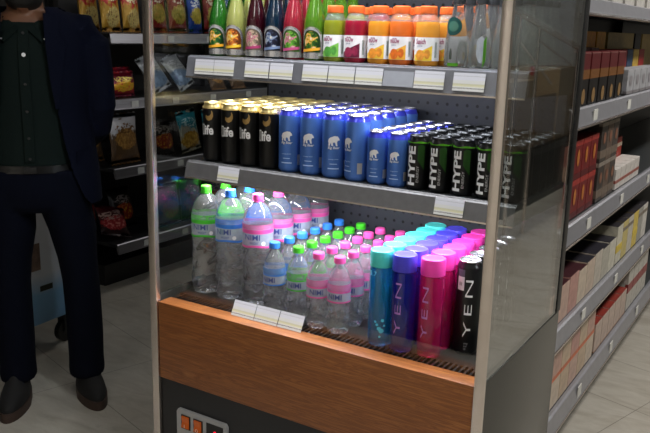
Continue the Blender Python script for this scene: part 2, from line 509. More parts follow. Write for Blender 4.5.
def life_rear():
    return can_base('energy_drink_can', '', .0326, .168, M['black_can'], M['gold'], M['gold'])
def life_front():
    t = life_rear(); r = .0328 + .0004
    l_out = poly_bm([[(0, 0), (.36, 0), (.36, 1), (0, 1)], [(.09, .09), (.27, .09), (.27, .91), (.09, .91)]], width=.0090, height=.030, at=(-.0190, 0))
    txt = text_bm('ife', width=.0275, height=.028, at=(.0015, -.0005), bold=.03)
    obj('lettering', bend(merge(l_out, txt), r, .092, .22), M['white'], t)
    flame = poly_bm([[(.5, 0), (.85, .15), (1, .45), (.95, .8), (.8, 1), (.78, .7), (.6, .5), (.35, .45), (.1, .55), (.05, .3), (.25, .08)]], width=.024, height=.030)
    obj('emblem', bend(flame, r, .132, .30), plain('dull_gold_print', (168, 136, 80), .35, .5), t)
    obj('gold_band', patch(r, 0, 2*PI, .1525, .1555, 28), M['gold'], t)
    return t
bear_pts = [(0, .42), (.02, .58), (.08, .72), (.2, .84), (.34, .9), (.48, .97), (.6, 1.0), (.72, .95), (.8, .98), (.84, .9), (.93, .8), (1, .62), (.98, .55), (.9, .55), (.82, .52), (.78, .38), (.8, .1), (.84, .02), (.8, 0), (.68, 0), (.66, .12), (.6, .34), (.5, .36), (.42, .3), (.44, .08), (.48, 0), (.34, 0), (.28, .06), (.26, .3), (.2, .22), (.16, .04), (.2, 0), (.06, 0), (.03, .1), (.06, .3)]
def bear_base(r, h):
    return can_base('energy_drink_can', '', r, h, M['bear_blue'], M['violet_blue'], M['lid'])
def bear_maker(r, h, front):
    def f():
        t = bear_base(r, h)
        if front:
            R = r + .0004; k = h/.168; q = r/.0328
            obj('bear_emblem', bend(poly_bm([bear_pts], width=.031*q, height=.026*k), R, .098*k), M['white'], t)
            obj('lettering', bend(text_bm('Big Bear', width=.032*q, height=.0085*k, shear=.25, bold=.015), R, .0795*k), M['white'], t)
            obj('small_print', bend(merge(text_bm('energy drink', width=.026*q, height=.004*k), poly_bm([[(0, 0), (1, 0), (1, .06), (0, .06)]], width=.03*q, height=.0028*k, at=(0, -.024*k)), poly_bm([[(0, 0), (1, 0), (1, .06), (0, .06)]], width=.02*q, height=.0016*k, at=(0, -.012*k))), R, .05*k), plain('pale_blue_print', (170, 196, 232), .4), t)
            obj('barcode', patch(R, .95, 1.35, .02*k, .048*k, 6), M['silver'], t)
        return t
    return f
def hype_maker(front):
    r, h = .0268, .133
    def f():
        t = can_base('energy_drink_can', '', r, h, M['black_can'], M['black_can'], M['lid_dark'], 26)
        if front:
            R = r + .0004
            obj('lettering', bend(text_bm('HYPE', width=.0205, height=.096, rot=PI/2, bold=.035), R, .060, -.27), M['white'], t)
            obj('small_print', bend(text_bm('ENERGY', width=.0062, height=.040, rot=PI/2), R, .040, .36), M['silver'], t)
            obj('green_panel', patch(R-.0001, .30, .95, .062, .112, 8, lambda s: -.004*s*s, lambda s: -.012*s), M['hype_dkgreen'], t)
            obj('green_band', patch(R, -1.9, 2.2, .1150, .1185, 20, lambda s: .0015*math.sin(9*s)), M['hype_green'], t)
        return t
    return f

Z2 = 1.0653
def columns(front_kit, rear_kit, xs, y0, dy, rows, z, lab, group, rzs=None, jit=.0015, yoff=None):
    for c, x in enumerate(xs):
        for k in range(rows if isinstance(rows, int) else rows[c]):
            kit = front_kit if k == 0 else rear_kit
            jx, jy = random.uniform(-jit, jit), random.uniform(-jit, jit)
            rz = (rzs[c] if rzs else 0) if k == 0 else random.uniform(-.5, .5)
            yy = y0 + (yoff[c] if yoff else 0)
            kit.put(lab(c, k), (x+jx, yy + dy*k + jy, z), rz, group)
LR = lambda n, c: ['leftmost', 'second from the left', 'second from the right', 'rightmost'][c] if n == 4 else (['left', 'right'][c] if n == 2 else ORD[c] + ' from the left')
columns(Kit(life_front), Kit(life_rear), [.071, .1385, .2045, .2715], .200, .0685, 5, Z2,
        lambda c, k: 'tall black can with gold top, %s column, %s' % (LR(4, c), depth_word(k)), 'tall black and gold cans', [-.05, .05, -.1, -.05], .0003)
columns(Kit(bear_maker(.0326, .168, True)), Kit(bear_maker(.0326, .168, False)), [.3385, .4075, .477, .5465], .200, .0685, 5, Z2,
        lambda c, k: 'tall blue bear can, %s tall column, %s' % (LR(4, c), depth_word(k)) if k == 0 else 'tall blue can, %s tall column, %s' % (LR(4, c), depth_word(k)),
        'tall blue cans', [.25, .25, .5, -.42], .0003)
columns(Kit(bear_maker(.0265, .134, True)), Kit(bear_maker(.0265, .134, False)), [.609, .667], .194, .0565, 6, Z2,
        lambda c, k: 'small slim blue can, %s column, %s' % (LR(2, c), depth_word(k)), 'small slim blue cans', [.1, .1], .0003)
columns(Kit(hype_maker(True)), Kit(hype_maker(False)), [.7235, .7815, .8415, .9005, .9625], .194, .0565, 6, Z2,
        lambda c, k: 'slim black and green can, %s column, %s' % (['leftmost', 'second', 'middle', 'fourth', 'rightmost'][c], depth_word(k)), 'slim black and green cans', [.05, 0, .03, -.02, 0], .001)

# ================================================================== water bottles on the deck
ZD = .6753
M['water'] = liquid('clear_water_bottle', (250, 252, 255), .945, .0, 0, 1.2, coat=True)
M['water_small'] = liquid('clear_small_water_bottle', (250, 252, 255), .90, .0, 0, 1.2, coat=True)
BL = {'green': (66, 196, 40), 'blue': (52, 128, 226), 'pink': (238, 84, 168)}
for k_, c_ in BL.items():
    M['cap_'+k_] = plain(k_+'_bottle_cap', c_, .4)
    M['film_'+k_] = film(k_+'_label_film', tuple(min(255, int(v*.8+40)) for v in c_), .55)
    M['band_'+k_] = plain(k_+'_label_band', tuple(int(v*.9) for v in c_), .35)
M['film_clear'] = film('clear_printed_label', (206, 218, 238), .42)
M['navy_print'] = plain('navy_lettering', (40, 58, 120), .4)
M['cap_gold'] = plain('pale_metal', (200, 205, 215), .3, .5)

def capbm(r, z0, h, seg=24):
    bm = lathem([(0, z0), (r, z0), (r*1.02, z0+.002), (r*.98, z0+h-.002), (r*.86, z0+h), (0, z0+h)], seg)
    return bm
def big_profile(r, h):
    return [(0, .008), (r*.45, .010), (r*.72, .001), (r*.86, 0), (r*.98, .006), (r*1.01, .018), (r*.985, .04), (r*.95, .075), (r*.93, .105), (r*.945, .130), (r*.985, .150), (r*1.02, .160), (r, .166),
            (r, .236), (r*.985, .244), (r*.94, .256), (r*.85, .268), (r*.72, .279), (r*.55, .288), (r*.38, .294), (r*.31, .298), (r*.30, .302), (0, .302)]
def big_bottle(color):
    r, h = .0430, .318
    def f():
        t = thing('water_bottle', '', 'water bottle')
        obj('bottle_body', crinkle(lathem(dense(big_profile(r, h), .006), 44), .13, 60, .012, .158), M['water'], t)
        obj('bottle_cap', capbm(.0150, .3005, .0175), M['cap_'+color], t)
        obj('neck_ring', lathem([(.0, .2965), (.0165, .2965), (.017, .298), (.0165, .2995), (0, .2995)], 20), M['cap_'+color], t)
        lb = obj('label', patch(r+.0006, 0, 2*PI, .176, .2305, 36), M['film_clear'], t)
        obj('label_top_film', patch(r+.0009, 0, 2*PI, .224, .237, 36), M['film_'+color], lb)
        obj('label_band', patch(r+.0011, 0, 2*PI, .2115, .2235, 36), M['band_'+color], lb)
        obj('label_stripe', patch(r+.0011, -2.6, 2.6, .1715, .1775, 36, lambda s: .002*math.sin(9*s), lambda s: .002*math.sin(9*s)), M['band_'+color], lb)
        obj('lettering', bend(merge(text_bm('NIMI', width=.046, height=.016, bold=.01), text_bm('water', width=.026, height=.008, at=(.006, -.0155))), r+.0012, .2015, .2), M['navy_print'], lb)
        obj('badge', ellipse_patch(r+.0013, .95, .1845, .13, .006, 16), M['white'], lb)
        return t
    return f
def small_profile(r):
    return [(0, .006), (r*.4, .008), (r*.7, .001), (r*.85, 0), (r*.98, .007), (r, .016), (r*.93, .026), (r*.99, .036), (r*.9, .048), (r*.975, .060), (r*.92, .070), (r*.97, .080), (r*.995, .088), (r, .128), (r*.985, .136), (r*.93, .146), (r*.78, .160), (r*.58, .172), (r*.42, .180), (r*.40, .187), (0, .187)]
def small_bottle(color):
    r = .0301
    def f():
        t = thing('water_bottle', '', 'water bottle')
        obj('bottle_body', crinkle(lathem(dense(small_profile(r), .005), 40), .22, 85, .010, .086), M['water_small'], t)
        obj('bottle_cap', capbm(.0150, .186, .0165), M['cap_'+color], t)
        lb = obj('label', patch(r+.0006, 0, 2*PI, .086, .127, 30), M['film_clear'], t)
        obj('label_top_film', patch(r+.0009, 0, 2*PI, .116, .134, 30), M['film_'+color], lb)
        obj('label_band', patch(r+.0011, 0, 2*PI, .1120, .1165, 30), M['band_'+color], lb)
        obj('label_stripe', patch(r+.0011, 0, 2*PI, .0855, .0895, 30), M['band_'+color], lb)
        obj('lettering', bend(text_bm('NIMI', width=.038, height=.014, bold=.02), r+.0012, .1015, .35), M['navy_print'], lb)
        return t
    return f
bk = {c: Kit(big_bottle(c)) for c in BL}; sk = {c: Kit(small_bottle(c)) for c in BL}
for c, (x, col, n) in enumerate(((.0575, 'green', 4), (.1500, 'blue', 4), (.2465, 'pink', 4))):
    for k in range(n):
        bk[col].put('big clear water bottle with %s cap, %s' % (col, depth_word(k)),
                    (x+random.uniform(-.002, .002)+(.006*k if c == 2 else 0), .175+.0905*k, ZD), random.uniform(-.2, .4), 'big water bottles on the deck')
for c, (x, col) in enumerate(((.336, 'blue'), (.4135, 'green'), (.4865, 'pink'), (.553, 'pink'))):
    for k in range(6):
        side = '' if col != 'pink' else (' in left pink column' if c == 2 else ' in right pink column')
        yy = .120 + .0655*k + (.02 if k == 0 and c == 0 else 0) + (.012 if k == 0 and c == 1 else 0)
        if col in ('blue', 'green'): yy = .135 + .0655*k
        sk[col].put('small water bottle with %s cap%s, %s' % (col, side, depth_word(k)), (x+random.uniform(-.0015, .0015)+.001*k, min(yy, .492), ZD), random.uniform(-.3, .5), 'small water bottles on the deck')

# slim coloured bottles
YC = {'teal': ((30, 150, 206), (74, 206, 200)), 'blue': ((34, 42, 176), (72, 66, 208)), 'pink': ((226, 26, 124), (250, 64, 178))}
for k_, (a_, b_) in YC.items():
    M['drink_'+k_] = liquid(k_+'_translucent_bottle', a_, .72, .03, .0, 1.3, coat=True)
    M['ycap_'+k_] = plain(k_+'_tall_cap', b_, .35)
M['lilac_print'] = plain('lilac_lettering', (176, 124, 196), .4)
def yen_letters(r, mat, t, ang, width=.016, h=.135, zc=.118):
    obj('lettering', bend(text_bm('YEN', width=width, height=h, rot=PI/2, bold=-.008, space=1.3), r+.0005, zc, ang), mat, t)
def slim_bottle(col, front):
    r = .0298
    def f():
        t = thing('drink_bottle', '', 'drink bottle'); t.scale = (1, 1, .968)
        obj('bottle_body', lathem([(0, .004), (r*.6, .004), (r*.8, 0), (r*.95, .003), (r, .010), (r, .208), (r*.96, .211), (r*.7, .2135), (0, .2135)], 32), M['drink_'+col], t)
        obj('tall_cap', lathem([(0, .2125), (r*.99, .2125), (r*1.005, .215), (r*1.005, .249), (r*.97, .2535), (r*.9, .2545), (r*.86, .2535), (0, .2535)], 32), M['ycap_'+col], t)
        if front:
            if col != 'teal': yen_letters(r, M['lilac_print'], t, {'blue': .02, 'pink': -.1}[col])
            if col == 'teal':
                bb = B()
                for (aa, zz, rr) in ((.25, .062, .0035), (.42, .052, .005), (.62, .046, .0065), (.70, .074, .0042), (.1, .07, .003), (.85, .06, .003), (.5, .03, .003)):
                    tmp = ellipse_patch(r+.0004, aa, zz, rr/r, rr, 14); me = bpy.data.meshes.new('q'); tmp.to_mesh(me); tmp.free(); bb.from_mesh(me); bpy.data.meshes.remove(me)
                obj('bubble_print', bb, plain('aqua_bubble_print', (92, 206, 232), .3), t)
                obj('small_print', bend(text_bm('5.7', width=.022, height=.012), r+.0005, .196, -.3), plain('aqua_print', (120, 200, 220), .4), t)
        return t
    return f
def slim_can():
    r, h = .030, .237
    t = can_base('drink_can', '', r, h, M['black'], M['black'], M['lid'], 30)
    yen_letters(r, M['white'], t, .42, .018, .145, .120)
    obj('label_sticker', patch(r+.0005, -.62, .0, .165, .199, 8), M['white'], t)
    obj('sticker_top', patch(r+.0006, -.62, .0, .199, .217, 8), plain('grey_sticker_print', (96, 104, 116), .4), t)
    obj('sticker_code', bend(merge(*[text_bm('IIIIIII', width=.008, height=.009, at=(0, 0))]), r+.0008, .181, -.33), M['black'], t)
    obj('small_print', bend(text_bm('energy\ndrink\n250', width=.010, height=.018), r+.0005, .024, .42), M['silver'], t)
    return t
for c, (col, x, y0, n) in enumerate((('teal', .681, .108, 6), ('blue', .7425, .106, 6), ('pink', .8125, .116, 6))):
    kf, kr = Kit(slim_bottle(col, True)), Kit(slim_bottle(col, False))
    for k in range(n):
        (kf if k == 0 else kr).put('slim %s bottle with tall %s cap, %s' % ({'teal': 'dark teal', 'blue': 'deep blue', 'pink': 'magenta'}[col], {'teal': 'turquoise', 'blue': 'violet blue', 'pink': 'hot pink'}[col], depth_word(k)),
            (x+random.uniform(-.0015, .0015), y0+.0625*k, ZD), 0 if k == 0 else random.uniform(-.3, .3), 'slim coloured bottles')
kb = Kit(slim_can)
for k in range(5):
    kb.put('tall slim black can with white lettering beside right post, %s' % depth_word(k), (.877, .188+.0625*k, ZD), 0, 'tall slim black cans')
# ================================================================== top shelf
Z1 = 1.3618
def beer_profile(r):
    return [(0, .004), (r*.7, .001), (r*.9, 0), (r, .006), (r, .087), (r*.975, .098), (r*.90, .110), (r*.79, .124), (r*.66, .139), (r*.54, .154), (r*.455, .170), (r*.42, .185), (r*.41, .212), (r*.46, .214), (r*.46, .220), (r*.40, .222), (0, .222)]
DR = {'green': ((40, 116, 34), (240, 170, 40), (40, 120, 50), (214, 214, 206)), 'yellow': ((186, 190, 108), (244, 196, 52), (226, 120, 50), (216, 214, 200)), 'dark red': ((58, 10, 24), (176, 60, 110), (214, 190, 160), (206, 190, 196)),
      'navy': ((16, 44, 66), (120, 140, 176), (40, 44, 70), (200, 206, 216)), 'pink-red': ((184, 48, 68), (196, 80, 130), (110, 190, 60), (214, 200, 204)), 'lime green': ((98, 156, 40), (238, 170, 44), (60, 120, 40), (206, 212, 200))}
M['foil'] = plain('silver_label_foil', (208, 206, 204), .22, .75)
M['bottle_cap_gold'] = plain('crown_cap', (190, 176, 120), .3, .7)
def mottled(name, a, b_, c):
    m = N(name); b = m.bsdf(Roughness=.35, Metallic=.15)
    m.l(m.ramp(m.noise(m.coords(), 75, 3, .6, 1.0), [(.36, lin(c)), (.46, lin(b_)), (.54, lin(a)), (.68, lin((230, 226, 200)))]), b.inputs['Base Color'])
    return m.m
def soda_bottle(col):
    c0, c1, c2, c3 = DR[col]; r = .0288
    liq = liquid(col.replace(' ', '_')+'_drink', c0, .5, .02, .25, 1.3, coat=True)
    dk = plain(col.replace(' ', '_')+'_label_ground', tuple(int(v*.55) for v in c2), .3, .4); e1 = plain(col.replace(' ', '_')+'_label_ribbon', c1, .4)
    e2 = mottled(col.replace(' ', '_')+'_label_fruit', c1, c2, tuple(int(v*.45) for v in c2))
    def f():
        t = thing('glass_bottle', '', 'soft drink bottle')
        obj('bottle_body', lathem(beer_profile(r), 30), liq, t)
        obj('crown_cap', lathem([(0, .217), (.0145, .217), (.0145, .222), (.012, .227), (0, .228)], 20), M['bottle_cap_gold'], t)
        obj('neck_label', patch(r*.435, 0, 2*PI, .186, .205, 20), e1, t)
        arch = lambda s: .034*math.sqrt(max(0, 1-s*s)) if abs(s) < 1 else 0
        lb = obj('label', patch(r+.0005, -1.15, 1.15, .018, .052, 24, arch, None, 2), M['foil'], t)
        obj('label_field', patch(r+.0008, -.92, .92, .021, .047, 20, lambda s: .030*math.sqrt(max(0, 1-s*s))), dk, lb)
        obj('label_arc', patch(r+.0010, -.95, .95, .048, .0515, 20, lambda s: .031*math.sqrt(max(0, 1-s*s)), lambda s: .030*math.sqrt(max(0, 1-s*s))), M['silver'], lb)
        obj('label_fruit', ellipse_patch(r+.0012, .02, .050, .66, .024, 24), e2, lb)
        obj('label_ribbon', patch(r+.0013, -.9, .9, .024, .031, 16, lambda s: .003*s, lambda s: .003*s), e1, lb)
        obj('base_foil', patch(r+.0009, 0, 2*PI, .005, .018, 30), M['foil'], t)
        return t
    return f
beers = [('green', .067), ('yellow', .128), ('dark red', .197), ('navy', .262), ('pink-red', .3245), ('lime green', .390)]
for c, (col, x) in enumerate(beers):
    kt = Kit(soda_bottle(col))
    for k in range(4):
        kt.put('%s soft drink glass bottle with silver label, %s' % (col, 'in the front row' if k == 0 else depth_word(k)), (x+random.uniform(-.001, .001), .230+.064*k, Z1), (.2 if k == 0 else random.uniform(-.4, .6)), 'soft drink bottles on the top shelf')

M['cap_orange'] = plain('orange_bottle_cap', (250, 118, 52), .45)
M['label_white'] = plain('white_juice_label', (240, 240, 242), .4)
M['clear_plastic'] = liquid('clear_empty_plastic', (250, 250, 252), .9, .05, .25, 1.25, 90)
M['magenta_print'] = plain('magenta_lettering', (150, 24, 92), .4)
JC = {'green': ((140, 148, 40), (126, 196, 82), (84, 160, 66)), 'red': ((158, 30, 54), (104, 22, 54), (150, 40, 76)), 'orange': ((236, 156, 50), (246, 196, 60), (240, 150, 50)), 'deep orange': ((232, 118, 50), (240, 178, 62), (226, 112, 36)), 'yellow-orange': ((240, 164, 62), (246, 206, 64), (236, 158, 60))}
def juice_bottle(col, word):
    c0, c1, c2 = JC[col]; r = .0293
    liq = plain(col.replace(' ', '_')+'_juice', c0, .12, 0, .05, 20, Transmission_Weight=.15)
    e1 = plain(col.replace(' ', '_')+'_juice_label_picture', c1, .4, 0, .12, 60); e2 = plain(col.replace(' ', '_')+'_juice_label_fruit', c2, .4, 0, .2, 120)
    def f():
        t = thing('juice_bottle', '', 'juice bottle')
        obj('bottle_body', lathem([(0, .004), (r*.7, .001), (r*.88, 0), (r, .007), (r, .092), (r*.985, .097), (r*.93, .103), (0, .103)], 32), liq, t)
        obj('bottle_shoulder', lathem([(r*.93, .1032), (r*.84, .110), (r*.72, .117), (r*.62, .121), (r*.60, .126), (0, .126)], 32), M['clear_plastic'], t)
        obj('bottle_cap', lathem([(0, .1215), (.0206, .1215), (.0212, .123), (.0206, .1375), (.018, .140), (0, .140)], 30), M['cap_orange'], t)
        lb = obj('label', patch(r+.0006, 0, 2*PI, .012, .067, 32), M['label_white'], t)
        obj('label_picture', patch(r+.0009, -.95, .75, .0125, .030, 18, lambda s: .012*s+.006), e1, lb)
        obj('label_fruit', merge(ellipse_patch(r+.0012, -.25, .0255, .40, .0125, 18), ellipse_patch(r+.0013, .35, .028, .24, .011, 16)), e2, lb)
        obj('lettering', bend(text_bm(word, width=.027, height=.0125, bold=.02), r+.0012, .0575, -.25), M['magenta_print'], lb)
        obj('small_print', bend(text_bm('juice', width=.014, height=.005), r+.0012, .0465, -.3), M['navy_print'], lb)
        obj('barcode', merge(*[patch(r+.0012, .98+.05*q, 1.00+.05*q, .02, .056, 1) for q in range(5)]), M['hype_dkgreen'], lb)
        return t
    return f
juices = [('green', .4515, 'miGOw'), ('red', .5135, 'miGOw'), ('orange', .5825, 'miGOw'), ('deep orange', .6425, 'miGOw'), ('yellow-orange', .7125, 'Sunich')]
for c, (col, x, w) in enumerate(juices):
    kt = Kit(juice_bottle(col, w))
    for k in range(3):
        kt.put('%s juice bottle with orange cap, %s' % (col, depth_word(k)), (x+(.022 if k == 1 else .010 if k == 2 else 0), .230+.066*k, Z1), .12 if k == 0 else random.uniform(-.5, .5), 'juice bottles on the top shelf')

M['glassware'] = liquid('clear_glass_bottle', (240, 243, 242), .95, .0, 0, 1.25, coat=True)
M['cap_grey'] = plain('dark_grey_cap', (72, 74, 78), .3, .4)
def clear_bottle():
    r = .0275
    t = thing('glass_bottle', '', 'water bottle')
    obj('bottle_body', lathem([(0, .006), (r*.6, .005), (r*.85, 0), (r, .006), (r*1.02, .03), (r*.97, .060), (r*.80, .090), (r*.58, .115), (r*.46, .132), (r*.44, .146), (0, .146)], 30), M['glassware'], t)
    obj('bottle_cap', lathem([(0, .145), (.0150, .145), (.0155, .147), (.0150, .158), (.013, .160), (0, .160)], 24), M['cap_grey'], t)
    return t
def clear_round():
    t = clear_bottle(); r = .0275
    obj('round_label', ellipse_patch(r*.90, -.10, .094, .85, .021, 22), plain('teal_round_label', (26, 76, 72), .35), t)
    obj('round_label_centre', ellipse_patch(r*.92, -.10, .094, .5, .012, 18), plain('pale_green_mark', (70, 116, 100), .35), t)
    obj('base_tint', patch(r+.0012, -.4, .5, .003, .010, 10), M['hype_green'], t)
    return t
def clear_leaf():
    t = clear_bottle(); r = .0275
    obj('leaf_label', patch(r*1.03, .0, .75, .012, .060, 12, lambda s: .012*math.cos(1.5*s), lambda s: .02*s*s), film('pale_lilac_label', (206, 214, 226), .5), t)
    obj('leaf_edge', patch(r*1.035, .55, .80, .010, .068, 6, lambda s: .006*s, lambda s: .008*s), M['hype_green'], t)
    return t
kr_, kl_, kc_ = Kit(clear_round), Kit(clear_leaf), Kit(clear_bottle)
kr_.put('clear glass bottle with round teal label next to the yellow juice', (.786, .235, Z1), .1, 'clear glass bottles on the top shelf')
kl_.put('clear glass bottle with pale green leaf label in the front row', (.845, .235, Z1), .1, 'clear glass bottles on the top shelf')
kc_.put('clear glass bottle half hidden by the right steel post', (.903, .235, Z1), 0, 'clear glass bottles on the top shelf')
kc_.put('clear glass bottle seen through the right glass side, in front', (.955, .235, Z1), 0, 'clear glass bottles on the top shelf')
for c, x in enumerate((.790, .848, .905, .955)):
    for k in (1, 2, 3):
        kc_.put('clear glass bottle, %s column, %s' % (['leftmost', 'second', 'third', 'rightmost'][c], depth_word(k)), (x, .235+.062*k, Z1), 0, 'clear glass bottles on the top shelf')
# ================================================================== bags
def bag_mat(name, main, top, food, logo, bottom=None, blob=(.5, .38), speck=None):
    m = N(name); b = m.bsdf(Roughness=.28); b.inputs['Metallic'].default_value = .25
    v = m.coords('Generated'); s = m.n('ShaderNodeSeparateXYZ'); m.l(v, s.inputs[0])
    w = m.noise(v, 5, 3); w2 = m.noise(v, 14, 3)
    zz = m.math('ADD', s.outputs[2], m.math('MULTIPLY', m.math('SUBTRACT', w, .5), .5))
    st = [(0, lin(bottom or main)), (.16, lin(main)), (.54, lin(main)), (.60, lin(top)), (.93, lin(top)), (.96, lin(main))]
    col = m.ramp(zz, st)
    def ell(cx_, cz, rx, rz, wob):
        dx = m.math('DIVIDE', m.math('SUBTRACT', s.outputs[0], cx_), rx); dz = m.math('DIVIDE', m.math('SUBTRACT', s.outputs[2], cz), rz)
        q = m.math('ADD', m.math('MULTIPLY', dx, dx), m.math('MULTIPLY', dz, dz))
        return m.math('LESS_THAN', m.math('ADD', q, m.math('MULTIPLY', m.math('SUBTRACT', w2, .5), wob)), 1.0)
    fcol = m.ramp(w2, [(.3, tuple(x*.55 for x in lin(food))), (.5, lin(food)), (.68, lin(speck or food))])
    col = m.mix(ell(blob[0], blob[1], .36, .20, 1.6), col, fcol)
    lg = m.math('MULTIPLY', ell(.5, .70, .34, .10, .6), m.math('GREATER_THAN', m.noise(m.coords('Generated', (1, 1, 2)), 11, 2), .5))
    col = m.mix(lg, col, lin(logo))
    m.l(col, b.inputs['Base Color']); m.bump(m.noise(v, 7, 3, .6, .5), .5, .01)
    return m.m

def bag_bm(w, h, d, nx=14, nz=18, seed=0):
    """pillow pack: two bulging sides, flat crimped top and bottom seams with a saw-tooth edge; faces -Y"""
    rnd = random.Random(seed); ph = rnd.uniform(0, 6); bm = B(); sides = []
    for sgn in (-1, 1):
        g = []
        for j in range(nz+1):
            v = j/nz; row = []
            for i in range(nx+1):
                u = i/nx; uu = 2*u-1
                seam = .06
                vv = min(1, max(0, (v-seam)/(1-2*seam))); bulge = (math.sin(PI*vv)**.55)*((1-uu*uu)**.5 if abs(uu) < 1 else 0)
                y = sgn*d/2*bulge*(1+.12*math.sin(5*u+ph)+.10*math.sin(9*v+ph*2)*math.cos(4*u)) + sgn*.0004
                narrow = 1-.10*(math.sin(PI*vv)**.8)
                z = v*h + (.004*(1 if i % 2 else -1) if j in (0, nz) else 0)
                row.append((uu*w/2*narrow, y, z))
            g.append(row)
        sides.append(g)
    for g in sides:
        V = [[bm.verts.new(p) for p in r] for r in g]
        for a, b in zip(V, V[1:]):
            for i in range(nx): bm.faces.new((a[i], a[i+1], b[i+1], b[i]))
    bmesh.ops.remove_doubles(bm, verts=bm.verts, dist=.0009)
    return bm

def bag(name, label, cat, w, h, d, mat, loc, rz, tilt=0.0, roll=0.0, group=None, seed=0):
    bm = bag_bm(w, h, d, seed=seed)
    if roll: bmesh.ops.rotate(bm, verts=bm.verts, cent=(0, 0, h/2), matrix=Matrix.Rotation(roll, 3, 'Y'))
    bmesh.ops.rotate(bm, verts=bm.verts, matrix=Matrix.Rotation(tilt, 3, 'X'))
    zmin = min(v.co.z for v in bm.verts)
    for v in bm.verts: v.co.z -= zmin
    o = obj(name, bm, mat, None, True, loc, (0, 0, rz))
    return tag(o, label, cat, group)

# ================================================================== snack gondola on the left (faces +X)
LX = -1.60; LY0, LY1 = 1.37, 4.6
lg = thing('snack_gondola', 'long dark shelving unit of snack bags behind the cooler, on the left', 'shelving', (LX, LY0, 0))
def G(bm): 
    bmesh.ops.translate(bm, verts=bm.verts, vec=(-LX, -LY0, 0)); return bm
obj('back_board', G(boxm(LX-.50, LX-.47, LY0, LY1, .1, 2.1)), M['black_panel'], lg, False)
obj('kick_plate', G(boxm(LX-.47, LX-.14, LY0+.02, LY1, 0, .12)), M['dark'], lg, False)
for y in (LY0+.002, 2.6, 3.8):
    obj('upright', G(boxm(LX-.47, LX-.43, y, y+.03, .12, 2.1)), M['dark'], lg, False)
M['rail_left'] = brushed('silver_shelf_rail', (168, 168, 176), .33, (300, 3, 300))
LZ = [1.400, 1.057, .6885, .268]
def gshelf(X, y0, y1, zt, depth, zb, railmat, boardmat, parent, place):
    sh = obj('shelf', place(boxm(X-depth, X-.012, y0, y1, zt-.02, zt-.003)), boardmat, parent, False)
    prof = [(X, zb), (X+.004, zb+.004), (X+.002, zb+.01), (X-.006, zt-.004), (X-.012, zt), (X-.022, zt-.001), (X-.022, zt-.014), (X-.008, zb+.002)]
    obj('price_rail', place(prism(B(), prof, 'y', y0, y1)), railmat, sh, False)
    return sh
for i, z in enumerate(LZ):
    s_ = gshelf(LX, LY0, LY1, z, .44, z-.056, M['rail_left'], M['black_panel'], lg, G)
    for y in (LY0+.10, LY0+.42, LY0+.75, LY0+1.1):
        if i == 0 and y < 1.6: continue
        obj('shelf_label', G(boxm(LX+.0005, LX+.0025, y+.03*i, y+.03*i+.05, z-.046, z-.012)), plain('pale_shelf_label', (206, 208, 206), .5), s_, False)
fr90 = PI/2   # turn artwork facing -Y to face +X
BM_ = {
 'gold': bag_mat('gold_and_red_snack_bag', (190, 148, 52), (176, 26, 26), (226, 206, 130), (240, 226, 190), (150, 104, 40), (.55, .30), (120, 60, 24)),
 'red': bag_mat('red_burger_snack_bag', (128, 18, 20), (132, 20, 22), (168, 150, 60), (226, 214, 196), (120, 34, 24), (.5, .40), (206, 160, 90)),
 'blue': bag_mat('blue_snack_bag', (22, 62, 156), (24, 70, 170), (196, 176, 70), (226, 230, 240), (18, 44, 120), (.5, .42)),
 'redyellow': bag_mat('red_and_yellow_snack_bag', (150, 20, 34), (110, 16, 40), (230, 180, 40), (230, 206, 90), (90, 16, 50), (.52, .42), (206, 60, 50)),
 'grey': bag_mat('silver_grey_snack_bag', (176, 182, 188), (160, 166, 172), (124, 150, 184), (210, 214, 220), (136, 142, 148)),
 'brown': bag_mat('silver_and_brown_snack_bag', (98, 74, 50), (206, 206, 212), (176, 128, 66), (122, 84, 40), (132, 96, 56), (.5, .5), (214, 170, 92)),
 'dark': bag_mat('black_and_red_snack_bag', (20, 14, 14), (24, 18, 18), (150, 48, 26), (150, 140, 136), (26, 18, 16), (.5, .42), (216, 170, 50)),
 'teal': bag_mat('teal_and_cream_snack_bag', (186, 184, 168), (30, 140, 160), (196, 150, 60), (180, 216, 224), (160, 156, 136), (.5, .3), (226, 190, 90)),
 'darkred': bag_mat('dark_crimson_snack_bag', (34, 10, 14), (70, 14, 22), (170, 34, 44), (190, 160, 150), (24, 10, 12), (.5, .5), (226, 150, 140)),
 'seagreen': bag_mat('dark_sea_green_snack_bag', (14, 44, 50), (40, 40, 92), (120, 70, 66), (150, 60, 140), (12, 60, 50), (.5, .4), (40, 110, 70)),
}
def lbag(mat, label, y, z, w, h, d=.06, x=-1.68, tilt=-.12, roll=0, rz=0, seed=0, group=None):
    return bag('snack_bag', label, 'snack bag', w, h, d, BM_[mat], (x, y, z+.001), fr90+rz, tilt, roll, group, seed)
gt = 'snack bags on the top shelf behind the cooler'
lbag('gold', 'gold and red snack bag beside the man\'s shoulder, nearer the shelf end', 1.455, 1.40, .135, .26, seed=1, group=gt)
lbag('gold', 'gold and red snack bag just left of the cooler\'s left post', 1.60, 1.40, .135, .25, seed=2, group=gt, rz=.05)
lbag('gold', 'gold snack bag further back, half behind the man\'s shoulder', 1.47, 1.40, .135, .27, x=-1.86, seed=3, group=gt)
lbag('red', 'dark red snack bag just right of the cooler\'s left post', 1.80, 1.40, .145, .27, seed=4, group=gt)
lbag('red', 'dark red snack bag beside the blue snack bag', 1.965, 1.40, .15, .27, seed=5, group=gt)
lbag('blue', 'blue snack bag next to the green drink bottle', 2.115, 1.40, .12, .24, seed=6, group=gt)
lbag('red', 'dark red snack bag behind the green and yellow drink bottles', 2.27, 1.40, .15, .27, seed=7, group=gt)
